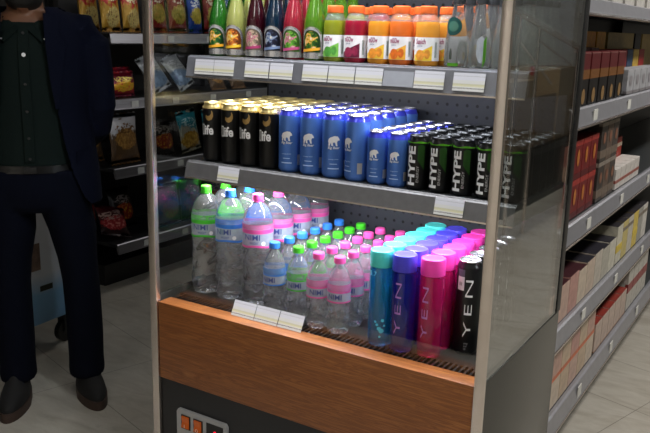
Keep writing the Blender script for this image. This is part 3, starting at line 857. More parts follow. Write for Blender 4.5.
lbag('blue', 'blue snack bag behind the yellow drink bottle', 2.43, 1.40, .13, .26, seed=8, group=gt)
gt = 'snack bags on the second shelf behind the cooler'
lbag('redyellow', 'shiny red and yellow snack bag left of the cooler\'s left post, on second shelf', 1.51, 1.057, .21, .135, d=.09, x=-1.69, tilt=-.1, seed=11, group=gt)
lbag('redyellow', 'purple-red snack bag behind the shiny red one', 1.60, 1.057, .2, .15, d=.07, x=-1.80, tilt=-.1, seed=12, group=gt)
lbag('grey', 'silver grey snack bag leaning left, behind the cooler\'s left post', 1.80, 1.057, .16, .22, tilt=-.45, roll=-.35, seed=13, group=gt)
lbag('grey', 'silver grey snack bag leaning left, nearer the drink bottles', 2.0, 1.057, .16, .22, tilt=-.45, roll=-.40, seed=14, group=gt)
lbag('brown', 'brown and grey snack bag seen below the upper drinks shelf', 2.33, 1.057, .15, .16, tilt=-.5, seed=15, group=gt)
lbag('brown', 'brown and grey snack bag low behind the tops of black cans', 2.53, 1.057, .15, .17, tilt=-.5, seed=16, group=gt)
gt = 'snack bags on the third shelf behind the cooler'
lbag('brown', 'standing silver and brown snack bag left of the cooler\'s left post', 1.525, .6885, .215, .28, seed=21, group=gt)
lbag('brown', 'silver and brown snack bag half hidden behind the man\'s sleeve', 1.43, .6885, .18, .26, x=-1.85, seed=22, group=gt)
lbag('dark', 'black snack bag with red and yellow picture seen through left glass', 1.84, .6885, .19, .21, roll=.15, tilt=-.3, seed=23, group=gt)
lbag('teal', 'teal and cream snack bag next to the black cans', 2.05, .6885, .175, .25, roll=-.12, seed=24, group=gt)
lbag('teal', 'teal and cream snack bag hidden mostly by the first black can', 2.27, .6885, .175, .25, seed=25, group=gt)
gt = 'snack bags on the lowest shelf behind the cooler'
lbag('darkred', 'crimson and black snack bag lying against others by the man\'s leg', 1.47, .268, .19, .2, tilt=-.75, roll=.35, seed=31, group=gt)
lbag('darkred', 'crimson and black snack bag furthest left on the lowest shelf', 1.41, .268, .18, .24, x=-1.86, tilt=-.5, roll=.3, seed=32, group=gt)
lbag('dark', 'black snack bag standing behind the crimson bags on lowest shelf', 1.66, .268, .18, .25, x=-1.84, tilt=-.3, seed=33, group=gt)
lbag('seagreen', 'dark sea-green snack bag seen through the left glass beside the green-capped bottle', 1.86, .268, .19, .26, seed=34, group=gt)
lbag('seagreen', 'dark sea-green snack bag behind the big green-capped bottle', 2.06, .268, .19, .27, seed=35, group=gt)
lbag('dark', 'black and red snack bag behind the big blue-capped bottle', 2.27, .268, .19, .25, seed=36, group=gt)
lbag('gold', 'gold snack bag behind the big blue-capped bottle', 2.47, .268, .17, .24, seed=37, group=gt)

# ================================================================== gondola on the right behind the cooler (faces +X)
GX = .975; GY0, GY1 = .60, 4.4
rg = thing('grocery_gondola', 'grey metal shelving of boxed goods to the right, behind the cooler', 'shelving', (GX, GY0, 0))
def H(bm):
    bmesh.ops.translate(bm, verts=bm.verts, vec=(-GX, -GY0, 0)); return bm
obj('back_board', H(boxm(GX-.47, GX-.44, GY0, GY1, .1, 2.1)), M['black_panel'], rg, False)
obj('end_panel', H(boxm(GX-.47, GX-.02, GY0, GY0+.02, 0, 2.1)), M['dark'], rg, False)
obj('kick_plate', H(boxm(GX-.44, GX-.10, GY0+.02, GY1, 0, .16)), M['dark'], rg, False)
for y in (1.7, 3.0):
    obj('upright', H(boxm(GX-.44, GX-.40, y, y+.03, .16, 2.1)), M['dark'], rg, False)
M['rail_right'] = plain('grey_store_rail', (148, 148, 154), .35, .35)
RZS = [(1.545, 1.500), (1.2445, 1.190), (.902, .846), (.582, .527), (.288, .226)]
for i, (zt, zb) in enumerate(RZS):
    sh = gshelf(GX, GY0+.02, GY1, zt, .435, zb, M['rail_right'], M['shelf_grey'], rg, H)
    for q, y in enumerate((.78, 1.25, 1.75, 2.3)):
        if i == 0: continue
        obj('shelf_label', H(boxm(GX+.0005, GX+.003, y+.06*i, y+.06*i+.045, zb+.01, zt-.012)), plain('pale_shelf_tag', (206, 206, 200), .5), sh, False)
    obj('shelf_edge', H(boxm(GX-.01, GX+.006, GY0+.02, GY1, zb-.004, zb)), M['steel'], sh, False)

def carton(name, label, cat, loc, w, h, d, main, bands=(), emblem=None, top=None, group=None, text=None):
    """box whose front faces +X: w along Y, d along -X; bands = (z0, z1, colour) on the front face as fractions"""
    t = thing(name, label, cat, loc, 0, group)
    obj('carton_body', boxm(-d, 0, -w/2, w/2, 0, h, .0015), CM(main), t, False)
    if top: obj('carton_top', boxm(-d+.002, -.001, -w/2+.001, w/2-.001, h, h+.0012), CM(top), t, False)
    for z0, z1, c in bands:
        obj('printed_band', boxm(-.012, .0008, -w/2-.0006, w/2+.0006, z0*h, z1*h), CM(c), t, False)
    if emblem:
        (cz, ry, rz_, c) = emblem
        bm = B(); vs = [bm.verts.new((.0014, ry*w*math.cos(2*PI*k/14), cz*h + rz_*h*math.sin(2*PI*k/14))) for k in range(14)]; bm.faces.new(vs)
        obj('emblem', bm, CM(c), t, False)
    return t
_cm = {}
def CM(rgb):
    if rgb not in _cm: _cm[rgb] = plain('carton_print_%d_%d_%d' % rgb, rgb, .42, 0, .16, 45)
    return _cm[rgb]
def dupt(proto, label, loc): return dup(proto, label, loc, 0)

FX = .952
z = 1.2455
# row 1: dark red, gold and black cartons in front
p0 = None
for k in range(5):
    lab = 'red and black carton with gold band, %s from the cooler glass' % ORD[k]
    loc = (FX, .79+.117*k, z)
    if p0 is None: p0 = carton('tea_carton', lab, 'carton', loc, .100, .150, .075, (17, 14, 14), ((.68, .985, (86, 18, 22)), (.50, .68, (112, 70, 30)), (.985, 1.0, (130, 90, 84))), (.17, .20, .15, (136, 106, 66)), (104, 34, 38), 'red and black cartons')
    else: dupt(p0, lab, loc)
for k in range(5):
    carton('tea_carton', 'dark red flat-topped carton standing behind the red and black ones, %s from the glass' % ORD[k], 'carton', (FX-.09, .79+.117*k, z), .105, .158, .075, (92, 18, 26), ((.5, .7, (90, 20, 26)),), None, (112, 40, 46), 'dark red cartons')
c6 = [((150, 30, 34), 'red'), ((170, 40, 36), 'bright red'), ((140, 26, 30), 'dark red'), ((26, 58, 92), 'blue'), ((196, 160, 60), 'gold'), ((150, 30, 34), 'crimson')]
for k, (c, nm) in enumerate(c6):
    carton('tea_carton', '%s carton behind low pale cartons, %s past the red and black ones' % (nm, ORD[k]), 'carton', (FX-.085, 1.47+.115*k, z), .106, .150, .075, c, ((.45, .55, (200, 170, 90)),), None, None, 'coloured cartons past the red and black ones')
p1 = None
for k in range(6):
    lab = 'low pale grey carton in front of the coloured cartons, %s in its row' % ORD[k]
    loc = (FX, 1.44+.115*k, z)
    if p1 is None: p1 = carton('small_carton', lab, 'carton', loc, .106, .085, .07, (160, 160, 164), ((.0, .12, (120, 116, 118)),), (.55, .2, .22, (140, 136, 140)), None, 'low pale cartons')
    else: dupt(p1, lab, loc)
for k, (y, w, h, c, nm) in enumerate(((1.36, .16, .22, (36, 30, 26), 'dark brown'), (1.53, .14, .215, (240, 160, 30), 'yellow-orange'), (1.69, .14, .215, (244, 172, 40), 'amber'), (2.05, .50, .215, (176, 150, 88), 'wide tan'), (2.40, .13, .215, (26, 26, 32), 'near-black'), (2.72, .44, .215, (190, 160, 92), 'large straw-coloured'))):
    carton('tall_carton', '%s tall carton at the back of the upper right shelf' % nm, 'carton', (FX-.175, y, z), w, h, .1, c, (), (.55, .2, .1, (150, 40, 34)) if 'orange' in nm or nm == 'amber' else None, None, 'tall cartons at the back of the upper right shelf')
# row 0: top shelf, only the bottoms show
for k, (y, c, nm) in enumerate(((.90, (150, 148, 146), 'grey'), (1.10, (96, 84, 70), 'brown'), (1.28, (170, 160, 150), 'pale'), (1.46, (120, 80, 60), 'rust brown'), (1.64, (160, 150, 140), 'beige'))):
    carton('jar_carton', '%s box on the topmost shelf at the upper right corner' % nm, 'carton', (FX, y, 1.546), .14, .2, .1, c, ((0, .2, (190, 186, 180)),), None, None, 'boxes on the topmost right shelf')
# row 2
z = .9035
carton('tall_carton', 'narrow pinkish carton beside the cooler\'s right glass, middle shelf', 'carton', (FX, .70, z), .10, .235, .1, (150, 84, 72), ((.55, .75, (170, 130, 110)), (0, .12, (120, 40, 36))), None, None)
p2 = None
for layer in (0, 1):
    for k in range(3):
        lab = '%s red carton with gold swirl, %s from the glass' % ('lower' if layer == 0 else 'upper', ORD[k])
        loc = (FX-.004, .825+.096*k, z+.1195*layer)
        if p2 is None: p2 = carton('tea_carton', lab, 'carton', loc, .09, .118, .08, (108, 18, 20), ((.0, .16, (84, 14, 18)), (.86, 1, (150, 46, 40))), (.55, .16, .22, (176, 104, 44)), None, 'red cartons with gold swirl')
        else: dupt(p2, lab, loc)
cols = [((58, 52, 48), 'dark grey'), ((92, 76, 66), 'brown-grey'), ((70, 62, 58), 'smoky grey')]
for layer in (0, 1):
    for k, (c, nm) in enumerate(cols):
        carton('tea_carton', '%s %s carton right of the red ones on the middle shelf' % ('lower' if layer == 0 else 'upper', nm), 'carton', (FX-.002, 1.135+.085*k, z+.1335*layer), .08, .132, .08, c, ((.1, .3, (110, 96, 84)), (.9, 1, (130, 120, 110))), (.6, .22, .15, (124, 84, 66)), None, 'dark cartons on the middle shelf')
for k in range(5):
    carton('small_carton', 'low white carton on the middle shelf, %s right of the dark ones' % ORD[k], 'carton', (FX, 1.41+.085*k, z), .08, .075, .07, (196, 190, 184), ((.3, .45, (150, 90, 80)),), None, None, 'low white cartons')
for k, (c, nm) in enumerate((((72, 52, 86), 'purple'), ((96, 66, 92), 'mauve'), ((196, 76, 40), 'orange'), ((206, 96, 48), 'bright orange'), ((150, 52, 40), 'rust'))):
    carton('tea_carton', '%s carton standing behind the low white ones' % nm, 'carton', (FX-.075, 1.41+.085*k, z), .08, .15, .07, c, ((.75, .85, (200, 180, 160)),), None, None, 'cartons behind the low white ones')
carton('tall_carton', 'white box with dark top at the right edge, middle shelf', 'carton', (FX-.15, 1.72, z), .2, .22, .1, (190, 184, 176), ((.86, 1, (60, 50, 46)),), None, None)
# row 3: pale boxes standing like books, dark tops
z = .5835
pal = [((178, 142, 128), 'salmon'), ((182, 152, 138), 'pale pink'), ((176, 132, 122), 'dusky pink'), ((190, 174, 156), 'cream'), ((184, 166, 150), 'beige'), ((180, 172, 160), 'stone'), ((168, 164, 152), 'grey-beige'), ((190, 186, 172), 'ivory')]
for k in range(8):
    c, nm = pal[k]
    carton('tea_box', '%s tea box with dark top, lower right shelf' % nm, 'carton', (FX, .70+.108*k, z), .103, .112+.004*(k % 3), .30, c, ((0, 1, c),), None, (58, 22, 28) if k < 4 else (34, 32, 40), 'pale tea boxes with dark tops')
for k in range(6):
    carton('tea_box', '%s box on the lower shelf, %s past the tea boxes' % (['white and yellow', 'yellow', 'pale', 'yellow-striped', 'grey', 'white'][k], ORD[k]), 'carton', (FX, 1.575+.10*k, z), .094, .150, .2, [(190, 186, 170), (186, 170, 104), (186, 180, 166), (200, 176, 80), (150, 148, 140), (196, 192, 184)][k], ((.3, .5, (206, 180, 60)),) if k in (0, 3) else ((.75, .85, (120, 110, 96)),), None, (40, 36, 40), 'boxes at the far end of the lower shelf')
# row 4: two layers of cream boxes with orange line, red-topped ones beyond
z = .2895
for layer in (0, 1):
    for k in range(6):
        carton('tea_box', 'cream box with orange edge, %s layer, %s from the near end of the bottom shelf' % ('lower' if layer == 0 else 'upper', ORD[k]), 'carton', (FX, .70+.108*k, z+.1035*layer), .104, .1025, .26, pal[(k*3+layer) % 4][0] if k % 2 else (182, 160, 136), ((.93, 1, (196, 96, 56)),) if layer == 0 else ((0, .06, (170, 100, 70)),), None, None, 'cream boxes on the bottom shelf')
for k in range(5):
    carton('tea_box', 'red-topped pale box on the bottom shelf, %s past the cream ones' % ORD[k], 'carton', (FX, 1.372+.108*k, z), .102, .112, .26, (178, 158, 146), ((0, .05, (150, 120, 100)),), None, (128, 44, 34), 'red-topped boxes on the bottom shelf')
for k in range(4):
    carton('tea_box', 'pale box at the far end of the bottom shelf, %s past the red-topped ones' % ORD[k], 'carton', (FX, 1.925+.108*k, z), .10, .20, .26, (176, 172, 164), ((.4, .6, (130, 50, 50)),), None, (50, 44, 44), 'pale boxes at the far end of the bottom shelf')

# ================================================================== ice-cream chest on casters behind the man
m = N('pale_blue_chest_graphic'); b = m.bsdf(Roughness=.3)
v = m.coords('Generated'); s = m.n('ShaderNodeSeparateXYZ'); m.l(v, s.inputs[0])
w = m.noise(v, 3, 3); zz = m.math('ADD', s.outputs[2], m.math('MULTIPLY', m.math('SUBTRACT', w, .5), .18))
m.l(m.ramp(zz, [(0, lin((104, 150, 190))), (.22, lin((120, 172, 212))), (.42, lin((206, 214, 224))), (1, lin((216, 218, 224)))]), b.inputs['Base Color']); M['chest'] = m.m
ic = thing('chest_freezer', 'pale blue and white chest on black casters behind the man\'s legs', 'chest freezer', (-1.50, .52, 0), math.radians(4))
obj('cabinet', boxm(-.28, .28, -.45, .26, .15, .70, .012), M['chest'], ic)
obj('lid_rim', boxm(-.29, .29, -.46, .27, .7005, .74, .008), plain('white_chest_rim', (186, 188, 190), .4), ic)
obj('glass_lid', boxm(-.26, .26, -.43, .24, .7405, .752, .003), M['acrylic'], ic)
obj('label_sticker', boxm(.2805, .2815, .02, .09, .30, .325), plain('green_black_sticker', (30, 40, 28), .4), ic, False)
obj('picture_patch', boxm(.2805, .2812, -.03, .03, .40, .52), plain('brown_patch', (118, 96, 84), .4, 0, .3, 30), ic, False)
for x in (-.22, .22):
    for y in (-.39, .20):
        c = obj('caster', tube(B(), [(x-.014, y, .052), (x+.014, y, .052)], .05, 20), M['black'], ic)
        obj('caster_fork', merge(boxm(x-.022, x-.017, y-.018, y+.018, .05, .148), boxm(x+.017, x+.022, y-.018, y+.018, .05, .148), boxm(x-.03, x+.03, y-.03, y+.03, .138, .1495)), M['dark'], c, False)

# ================================================================== what the right glass mirrors across the aisle
for k, (y, w, h, d, c, nm) in enumerate(((4.75, .62, .58, .5, (112, 92, 64), 'large tan'), (5.40, .58, .44, .5, (100, 78, 54), 'low brown'), (6.05, .6, .66, .5, (120, 100, 72), 'tall pale tan'))):
    t = thing('cardboard_box', '%s cardboard box across the aisle, mirrored in the right glass' % nm, 'cardboard box', (2.75, y, .50), 0, 'cardboard boxes across the aisle')
    obj('carton_body', boxm(-d/2, d/2, -w/2, w/2, 0, h, .003), CM(c), t, False)
    obj('packing_tape', boxm(-.03, .03, -w/2-.0008, w/2+.0008, h-.08, h+.0008), plain('packing_tape', (130, 40, 36), .25), t, False)
pf = thing('display_platform', 'low black platform under the cardboard boxes across the aisle', 'platform', (2.75, 5.4, 0))
obj('platform_top', boxm(-.30, .30, -1.05, 1.05, .44, .50, .004), M['black'], pf); obj('platform_base', boxm(-.28, .28, -1.02, 1.02, 0, .4395), M['dark'], pf)
hr = thing('handrail', 'sloping chrome handrail across the aisle, mirrored in the right glass', 'handrail', (2.2, 3.2, 0))
obj('top_rail', tube(B(), [(0, 0, 1.646), (0, 1.96, 1.35)], .022, 12), M['steel'], hr)
obj('middle_rail', tube(B(), [(0, .87, 1.41), (0, 1.77, 1.217)], .009, 10), M['steel'], hr)
obj('lower_rail', tube(B(), [(0, .43, 1.41-.0), (0, 1.26, 1.09)], .009, 10), M['steel'], hr)
for y, zt in ((.03, 1.64), (.43, 1.58), (.86, 1.51), (1.93, 1.355)):
    obj('rail_post', tube(B(), [(0, y, 0), (0, y, zt)], .012, 10), M['steel'], hr)
# ================================================================== the man
def ellipsoid(bm, c, rx, ry, rz, seg=24, rng=14, rot=None):
    vs0 = len(bm.verts); R = []
    for j in range(rng+1):
        a = PI*j/rng
        if j in (0, rng): R.append([bm.verts.new((0, 0, rz*math.cos(a)))])
        else: R.append([bm.verts.new((rx*math.sin(a)*math.cos(2*PI*k/seg), ry*math.sin(a)*math.sin(2*PI*k/seg), rz*math.cos(a))) for k in range(seg)])
    new = [v for r in R for v in r]
    for a, b in zip(R, R[1:]):
        for k in range(seg):
            j = (k+1) % seg
            if len(a) == 1: bm.faces.new((a[0], b[k], b[j]))
            elif len(b) == 1: bm.faces.new((a[k], b[0], a[j]))
            else: bm.faces.new((a[k], b[k], b[j], a[j]))
    if rot is not None:
        for v in new: v.co = rot @ v.co
    for v in new: v.co += Vector(c)
    return bm
def interp(tab, z):
    tab = sorted(tab)
    if z <= tab[0][0]: return tab[0][1:]
    for a, b in zip(tab, tab[1:]):
        if z <= b[0]:
            t = (z-a[0])/(b[0]-a[0]); t = t*t*(3-2*t)*.5 + t*.5
            return [p+(q-p)*t for p, q in zip(a[1:], b[1:])]
    return tab[-1][1:]
def ering(cx_, cy_, z, rx, ry, n=32):
    return [(cx_+rx*math.sin(2*PI*k/n), cy_-ry*math.cos(2*PI*k/n), z) for k in range(n)]
def remeshed(name, bm, mat, parent, voxel=.007, smooth=4):
    bmesh.ops.recalc_face_normals(bm, faces=bm.faces)
    me = bpy.data.meshes.new(name); bm.to_mesh(me); bm.free()
    o = bpy.data.objects.new(name, me); COL.objects.link(o)
    md = o.modifiers.new('r', 'REMESH'); md.mode = 'VOXEL'; md.voxel_size = voxel
    if smooth: ms = o.modifiers.new('s', 'SMOOTH'); ms.iterations = smooth; ms.factor = .5
    dg = bpy.context.evaluated_depsgraph_get(); dg.update()
    me2 = bpy.data.meshes.new_from_object(o.evaluated_get(dg)); bpy.data.objects.remove(o); bpy.data.meshes.remove(me)
    me2.name = name
    return obj(name, me2, mat, parent, True)

M['skin'] = plain('skin', (112, 74, 52), .5, 0, .06, 60, Subsurface_Weight=.05)
M['hair'] = plain('dark_hair', (16, 14, 13), .6, 0, .3, 200)
M['shirt'] = plain('dark_green_black_shirt', (14, 25, 23), .85, 0, .1, 120, Specular_IOR_Level=.15)
M['jacket'] = plain('navy_suit_cloth', (8, 12, 29), .9, 0, .12, 160, Specular_IOR_Level=.12)
M['trousers'] = plain('dark_navy_trousers', (6, 9, 22), .9, 0, .12, 160, Specular_IOR_Level=.1)
M['shoe'] = plain('black_shoe_leather', (11, 9, 9), .8, 0, .25, 60)
M['laces'] = plain('dark_grey_laces', (44, 40, 38), .7)
M['sole'] = plain('brown_rubber_sole', (60, 43, 35), .7, 0, .15, 60)

man = thing('person', 'person in navy suit jacket and dark shirt standing with hands behind the back', 'person', (-.885, .315, 0), math.radians(46))
man.scale = (1.045, 1.045, 1.045)
TORSO = [(.86, .162, .112), (.95, .158, .112), (1.02, .155, .112), (1.10, .160, .116), (1.22, .176, .118), (1.32, .180, .105), (1.37, .150, .085), (1.405, .095, .070), (1.43, .060, .060)]
body = B()
loft(body, [ering(0, 0, z, *interp(TORSO, z)) for z in [.80+.035*k for k in range(19)]])
tube(body, [(0, .012, 1.36), (0, .006, 1.43), (0, -.006, 1.50)], [.064, .060, .058], 20)
ellipsoid(body, (0, .004, 1.585), .076, .094, .098)
ellipsoid(body, (0, -.026, 1.515), .056, .066, .060)
ellipsoid(body, (0, -.070, 1.478), .026, .022, .020)            # chin
loft(body, [[(-.008, -.088, 1.595), (.008, -.088, 1.595), (.007, -.075, 1.597), (-.007, -.075, 1.597)], [(-.016, -.108, 1.548), (.016, -.108, 1.548), (.018, -.078, 1.545), (-.018, -.078, 1.545)], [(-.012, -.098, 1.540), (.012, -.098, 1.540), (.012, -.075, 1.540), (-.012, -.075, 1.540)]])
ellipsoid(body, (0, -.087, 1.518), .024, .010, .0045); ellipsoid(body, (0, -.085, 1.509), .021, .010, .005)   # lips
for s in (-1, 1):
    ellipsoid(body, (s*.077, .012, 1.565), .009, .019, .032)
    ellipsoid(body, (s*.036, -.070, 1.606), .024, .014, .007)     # brow
    ellipsoid(body, (s*.046, -.050, 1.55), .026, .030, .026)      # cheek
    # arm: shoulder, elbow, wrist behind the back
    tube(body, [(s*.13, 0, 1.335), (s*.180, .0, 1.310), (s*.214, .012, 1.21), (s*.228, .03, 1.09), (s*.196, .085, .995), (s*.115, .145, .945), (s*.075, .162, .925)], [.042, .044, .044, .040, .039, .030, .026], 16)
    py = .166 if s > 0 else .186; pz = .905 if s > 0 else .93
    ellipsoid(body, (s*.045, py, pz), .042, .015, .036)
    for k in range(4):
        L = (.070, .078, .074, .058)[k]; z0 = pz+.024-.017*k
        x0 = s*.018
        tube(body, [(x0, py, z0), (x0-s*L*.40, py+.006, z0-.004), (x0-s*L*.75, py+.003, z0-.012), (x0-s*L*.92, py-.010, z0-.016)], [.0088, .0086, .0080, .0068], 10)
    tube(body, [(s*.06, py+.004, pz+.022), (s*.035, py+.014, pz+.044), (s*.012, py+.012, pz+.050)], [.011, .010, .0075], 10)
    # leg
    fx = .017+s*.120
    tube(body, [(s*.082, .0, .90), (s*.092, .0, .78), (.012+s*.108, -.005, .60), (fx*.96, .0, .46), (fx, .012, .30), (fx, .02, .10)], [.085, .082, .066, .052, .050, .036], 18)
    fy = -.03 if s < 0 else 0
    tube(body, [(fx, .03, .07), (fx+s*.003, -.01, .055), (fx+s*.006, -.05, .045)], [.032, .028, .022], 14)
for v in body.verts:
    if v.co.z > 1.42: v.co.z -= .045*min(1, (v.co.z-1.42)/.04)
remeshed('body', body, M['skin'], man, .0065, 3)

hair = B(); ellipsoid(hair, (0, .016, 1.602), .082, .094, .088)
for v in hair.verts:
    if v.co.y < -.045 and v.co.z < 1.645: v.co.y = max(v.co.y, -.045)
    if v.co.z < 1.545: v.co.z = 1.545
for v in hair.verts: v.co.z -= .045
obj('hair', hair, M['hair'], man)
bd = B(); ellipsoid(bd, (0, -.030, 1.510), .063, .070, .056)
for v in bd.verts:
    if v.co.z > 1.534: v.co.z = 1.534
    if v.co.y > .0: v.co.y = .0
    if v.co.y < -.05: v.co.y -= .012*min(1, (-.05-v.co.y)/.03)
for v in bd.verts: v.co.z -= .045
obj('beard', bd, M['hair'], man)
for s in (-1, 1):
    e = obj('eye', ellipsoid(B(), (s*.033, -.077, 1.540), .012, .008, .008), plain('eye_white', (150, 144, 138), .4), man)
    obj('iris', ellipsoid(B(), (s*.033, -.0845, 1.540), .0052, .003, .0052), M['hair'], e)

# shirt
sh = B()
ST = [(z, a+.006, b+.006) for z, a, b in TORSO]
zs = [.87+.03*k for k in range(18)]
loft(sh, [ering(0, 0, z, *interp(ST, z)) for z in zs])
shirt = obj('shirt', sh, M['shirt'], man)
def front_y(z, x=0, tab=ST, off=0):
    rx, ry = interp(tab, z); return -(ry+off)*math.sqrt(max(0, 1-(x/(rx+off))**2))
obj('placket', loft(B(), [[(-.016, front_y(z)-.0015, z), (.016, front_y(z)-.0015, z), (.016, front_y(z)-.006, z), (-.016, front_y(z)-.006, z)] for z in [.92+.05*k for k in range(10)]]), M['shirt'], shirt)
for k, z in enumerate((1.345, 1.275, 1.18, 1.09, 1.0, .93)):
    b_ = obj('button', tube(B(), [(0, front_y(z)-.0045, z), (0, front_y(z)-.0095, z+.001)], .0065 if k == 1 else .0045, 14), M['white'] if k == 1 else M['dark'], shirt)
    if k == 1: b_['label'] = 'white shirt button'
col = B()
loft(col, [ering(0, .004, 1.345, .115, .098), ering(0, .002, 1.37, .088, .084), ering(0, .004, 1.395, .076, .076), ering(0, .004, 1.395, .071, .071), ering(0, .002, 1.36, .078, .076)], cap=False)
obj('collar', col, M['shirt'], shirt)
for s in (-1, 1):
    pts = [(s*.008, -.096, 1.362), (s*.066, -.050, 1.398), (s*.094, -.076, 1.338), (s*.058, -.114, 1.315)]
    q = B(); A = [q.verts.new(p) for p in pts]; Bq = [q.verts.new((x, y-.005, z+.001)) for x, y, z in pts]
    q.faces.new(A); q.faces.new(Bq[::-1])
    for k in range(4): q.faces.new((A[k], A[(k+1) % 4], Bq[(k+1) % 4], Bq[k]))
    obj('collar_leaf', q, M['shirt'], shirt, False)
    obj('collar_button', tube(B(), [(s*.067, -.108, 1.326), (s*.067, -.1145, 1.327)], .003, 10), M['silver'], shirt)

# trousers
tr = B()
loft(tr, [ering(0, .0, z, rx, ry) for z, rx, ry in ((.905, .170, .123), (.88, .173, .126), (.84, .182, .130), (.80, .184, .128), (.76, .176, .118), (.735, .150, .10))])
for s in (-1, 1):
    L = [(.88, s*.088, .0, .092, .118), (.78, s*.093, .0, .094, .112), (.735, s*.097, .0, .090, .106), (.66, .012+s*.104, -.002, .084, .098), (.55, .014+s*.114, .0, .070, .086), (.46, .016+s*.120, .002, .066, .078), (.36, .017+s*.122, .010, .066, .078), (.25, .018+s*.123, .016, .066, .076), (.15, .018+s*.123, .018, .064, .076), (.105, .018+s*.123, .016, .066, .082), (.085, .018+s*.123, .016, .064, .080)]
    loft(tr, [ering(cx_, cy_, z, rx, ry, 24) for z, cx_, cy_, rx, ry in L])
trs = remeshed('trousers', tr, M['trousers'], man, .008, 3)
obj('belt', loft(B(), [ering(0, 0, .880, .1725, .1245), ering(0, 0, .880, .1765, .1290), ering(0, 0, .906, .1745, .1275), ering(0, 0, .906, .1705, .1235), ering(0, 0, .880, .1725, .1245)], cap=False), M['black'], trs)
obj('belt_buckle', boxm(-.02, .02, -.1335, -.1265, .882, .904, .002), M['dark'], trs)

# jacket
JT = [(.76, .226, .146), (.80, .224, .144), (.88, .220, .142), (.95, .212, .138), (1.08, .190, .134), (1.2, .204, .138), (1.3, .214, .134), (1.365, .206, .118), (1.405, .165, .096), (1.44, .100, .084)]
OP = [(.755, .190), (.80, .160), (.9, .128), (1.0, .108), (1.1, .094), (1.2, .082), (1.36, .070), (1.44, .066)]
jk = B(); no = 40; rin, rout = [], []
zs = [.76+.025*k for k in range(28)]
for z in zs:
    rx, ry = interp(JT, z); hw = interp(OP, z)[0]
    for dst, off in ((rout, 0), (rin, -.010)):
        a0 = math.asin(min(.98, hw/(rx+off)))
        dst.append([((rx+off)*math.sin(a0+(2*PI-2*a0)*k/no), -(ry+off)*math.cos(a0+(2*PI-2*a0)*k/no), z) for k in range(no+1)])
O = [[jk.verts.new(p) for p in r] for r in rout]; I = [[jk.verts.new(p) for p in r] for r in rin]
for a, b in zip(O, O[1:]):
    for k in range(no): jk.faces.new((a[k], a[k+1], b[k+1], b[k]))
for a, b in zip(I, I[1:]):
    for k in range(no): jk.faces.new((a[k], b[k], b[k+1], a[k+1]))
for k in range(no):
    jk.faces.new((O[0][k], I[0][k], I[0][k+1], O[0][k+1])); jk.faces.new((O[-1][k], O[-1][k+1], I[-1][k+1], I[-1][k]))
for j in range(len(zs)-1):
    jk.faces.new((O[j][0], O[j+1][0], I[j+1][0], I[j][0])); jk.faces.new((O[j][no], I[j][no], I[j+1][no], O[j+1][no]))
for s in (-1, 1):
    tube(jk, [(s*.13, .0, 1.365), (s*.180, .0, 1.358), (s*.208, .004, 1.31), (s*.222, .014, 1.21), (s*.229, .03, 1.10), (s*.214, .062, 1.02), (s*.165, .115, .965), (s*.098, .150, .935)], [.05, .062, .064, .058, .055, .053, .048, .044], 20)
jacket = remeshed('jacket', jk, M['jacket'], man, .0065, 2)
for s in (-1, 1):
    rings = []
    for k in range(11):
        z = 1.10+.031*k; hw = interp(OP, z)[0]; w = .012+.052*min(1, k/7.5)
        if k == 8: w = .040
        if k > 8: w = .046
        rx, ry = interp(JT, z)
        def pt(x, off): return (s*x, -(ry+off)*math.sqrt(max(.0, 1-(x/(rx+off))**2)), z)
        x0, x1 = hw-.003, hw+w
        rings.append([pt(x0, .002), pt(x0, .009), pt((x0+x1)/2, .011), pt(x1, .008), pt(x1, .001), pt((x0+x1)/2, .0)])
    obj('lapel', loft(B(), rings), M['jacket'], jacket)
    obj('pocket_flap', loft(B(), [[(s*.150, -.100, .905), (s*.150, -.106, .905), (s*.190, -.066, .915), (s*.188, -.060, .915)], [(s*.152, -.101, .955), (s*.152, -.106, .955), (s*.186, -.066, .962), (s*.184, -.060, .962)]]), M['jacket'], jacket)
    obj('sleeve_button', ellipsoid(B(), (s*.118, .182, .925), .006, .004, .006, 10, 6), M['black'], jacket)

# shoes
for s, ang in ((-1, .10), (1, .26)):
    outline = []
    for k in range(28):
        a = 2*PI*k/28
        y = -.045 - .135*math.cos(a); wid = .046 if y > -.02 else .050
        outline.append((wid*math.sin(a)*(1-.12*math.cos(a)*.5), y))
    rings = []
    for z, f_, dy in ((.026, 1.0, 0), (.045, 1.0, .002), (.06, .93, .008), (.075, .80, .022), (.09, .66, .040), (.11, .56, .055), (.13, .52, .062), (.14, .50, .064)):
        rings.append([(x*(f_*.75+.25), (y+.045)*f_*(1 if f_ > .9 else 1) - .045 + dy, z + (.0 if z < .05 else -.10*max(0, -y-.06)*(z-.05)/.09)) for x, y in outline])
    up = loft(B(), rings); so = prism(B(), [(x*1.06, (y+.045)*1.04-.045) for x, y in outline], 'z', 0, .034)
    rt = Matrix.Rotation(s*ang, 3, 'Z'); mv = Vector((.018+s*.125, .022 if s > 0 else -.01, 0))
    lac = B()
    for k in range(4):
        yy = -.035-.024*k; zz = .100-.013*k
        tube(lac, [(-.026, yy, zz-.012), (-.012, yy-.003, zz+.002), (.012, yy+.003, zz+.002), (.026, yy, zz-.012)], .003, 6)
    for b_ in (up, so, lac):
        for v in b_.verts: v.co = rt @ v.co + mv
    sh_ = obj('shoe', up, M['shoe'], man); obj('sole', so, M['sole'], sh_); obj('laces', lac, M['laces'], sh_)
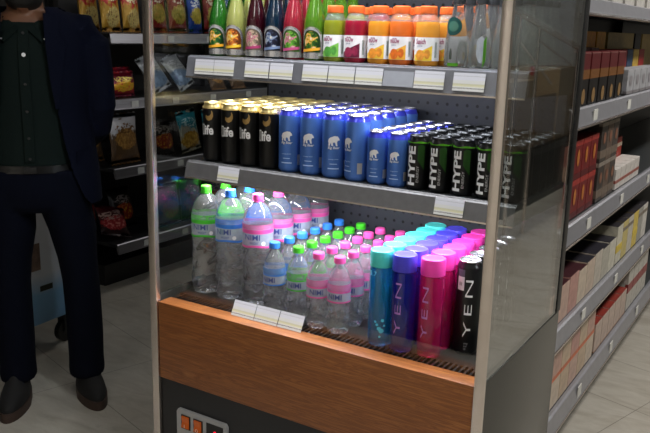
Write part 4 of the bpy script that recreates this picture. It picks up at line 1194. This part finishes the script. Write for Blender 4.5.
# ================================================================== light, camera
def area(name, loc, sx, sy, power, color, rot=(0, 0, 0), spread=None):
    L = bpy.data.lights.new(name, 'AREA'); L.shape = 'RECTANGLE'; L.size = sx; L.size_y = sy; L.energy = power; L.color = color
    if spread: L.spread = spread
    o = bpy.data.objects.new(name, L); COL.objects.link(o); o.location = loc; o.rotation_euler = rot
    return o
cool = (.93, .95, 1.0)
area('canopy_lamp', (.5, .07, 1.955), .92, .05, 11, cool, (math.radians(8), 0, 0))
area('upper_shelf_lamp', (.5, .19, 1.330), .92, .02, 3.2, cool, (math.radians(6), 0, 0))
area('middle_shelf_lamp', (.5, .178, 1.033), .92, .02, 6.3, cool, (math.radians(6), 0, 0))
for x, y, p in ((2.1, -.6, 30), (2.1, 1.8, 44), (2.1, 4.2, 36), (.8, -2.6, 16), (-1.0, 3.4, 14), (-.3, -3.7, 18)):  # last lamp is added, to brighten the front wall mirrored in the right post
    area('ceiling_or_added_lamp', (x, y, RZ-.02), 1.2, .3, p, (1.0, .97, .93), (0, 0, PI/2), math.radians(85) if y < -3 else None)
W = bpy.data.worlds.new('store_air'); SC.world = W; W.use_nodes = True
W.node_tree.nodes['Background'].inputs[0].default_value = (.8, .85, 1, 1); W.node_tree.nodes['Background'].inputs[1].default_value = .02

cam = bpy.data.cameras.new('camera'); co = bpy.data.objects.new('camera', cam); COL.objects.link(co)
yaw, pitch, roll = math.radians(31.8856), math.radians(13.3704), math.radians(1.4375)
f = Vector((-math.sin(yaw)*math.cos(pitch), math.cos(yaw)*math.cos(pitch), -math.sin(pitch)))
r = Vector((math.cos(yaw), math.sin(yaw), 0)); u = r.cross(f)
r2 = math.cos(roll)*r + math.sin(roll)*u; u2 = -math.sin(roll)*r + math.cos(roll)*u
co.matrix_world = Matrix(((r2.x, u2.x, -f.x, 1.5327), (r2.y, u2.y, -f.y, -1.5348), (r2.z, u2.z, -f.z, 1.4387), (0, 0, 0, 1)))
cam.sensor_width = 36; cam.lens = 781.85/650*36; cam.clip_start = .02
SC.camera = co
vs = SC.view_settings
vs.view_transform = 'Standard'; vs.look = 'None'; vs.gamma = 1; vs.use_curve_mapping = False; vs.exposure = 0.0
cy = SC.cycles
cy.max_bounces = 16; cy.transmission_bounces = 14; cy.glossy_bounces = 6; cy.diffuse_bounces = 4; cy.transparent_max_bounces = 24
cy.use_denoising = True; cy.sample_clamp_indirect = 6
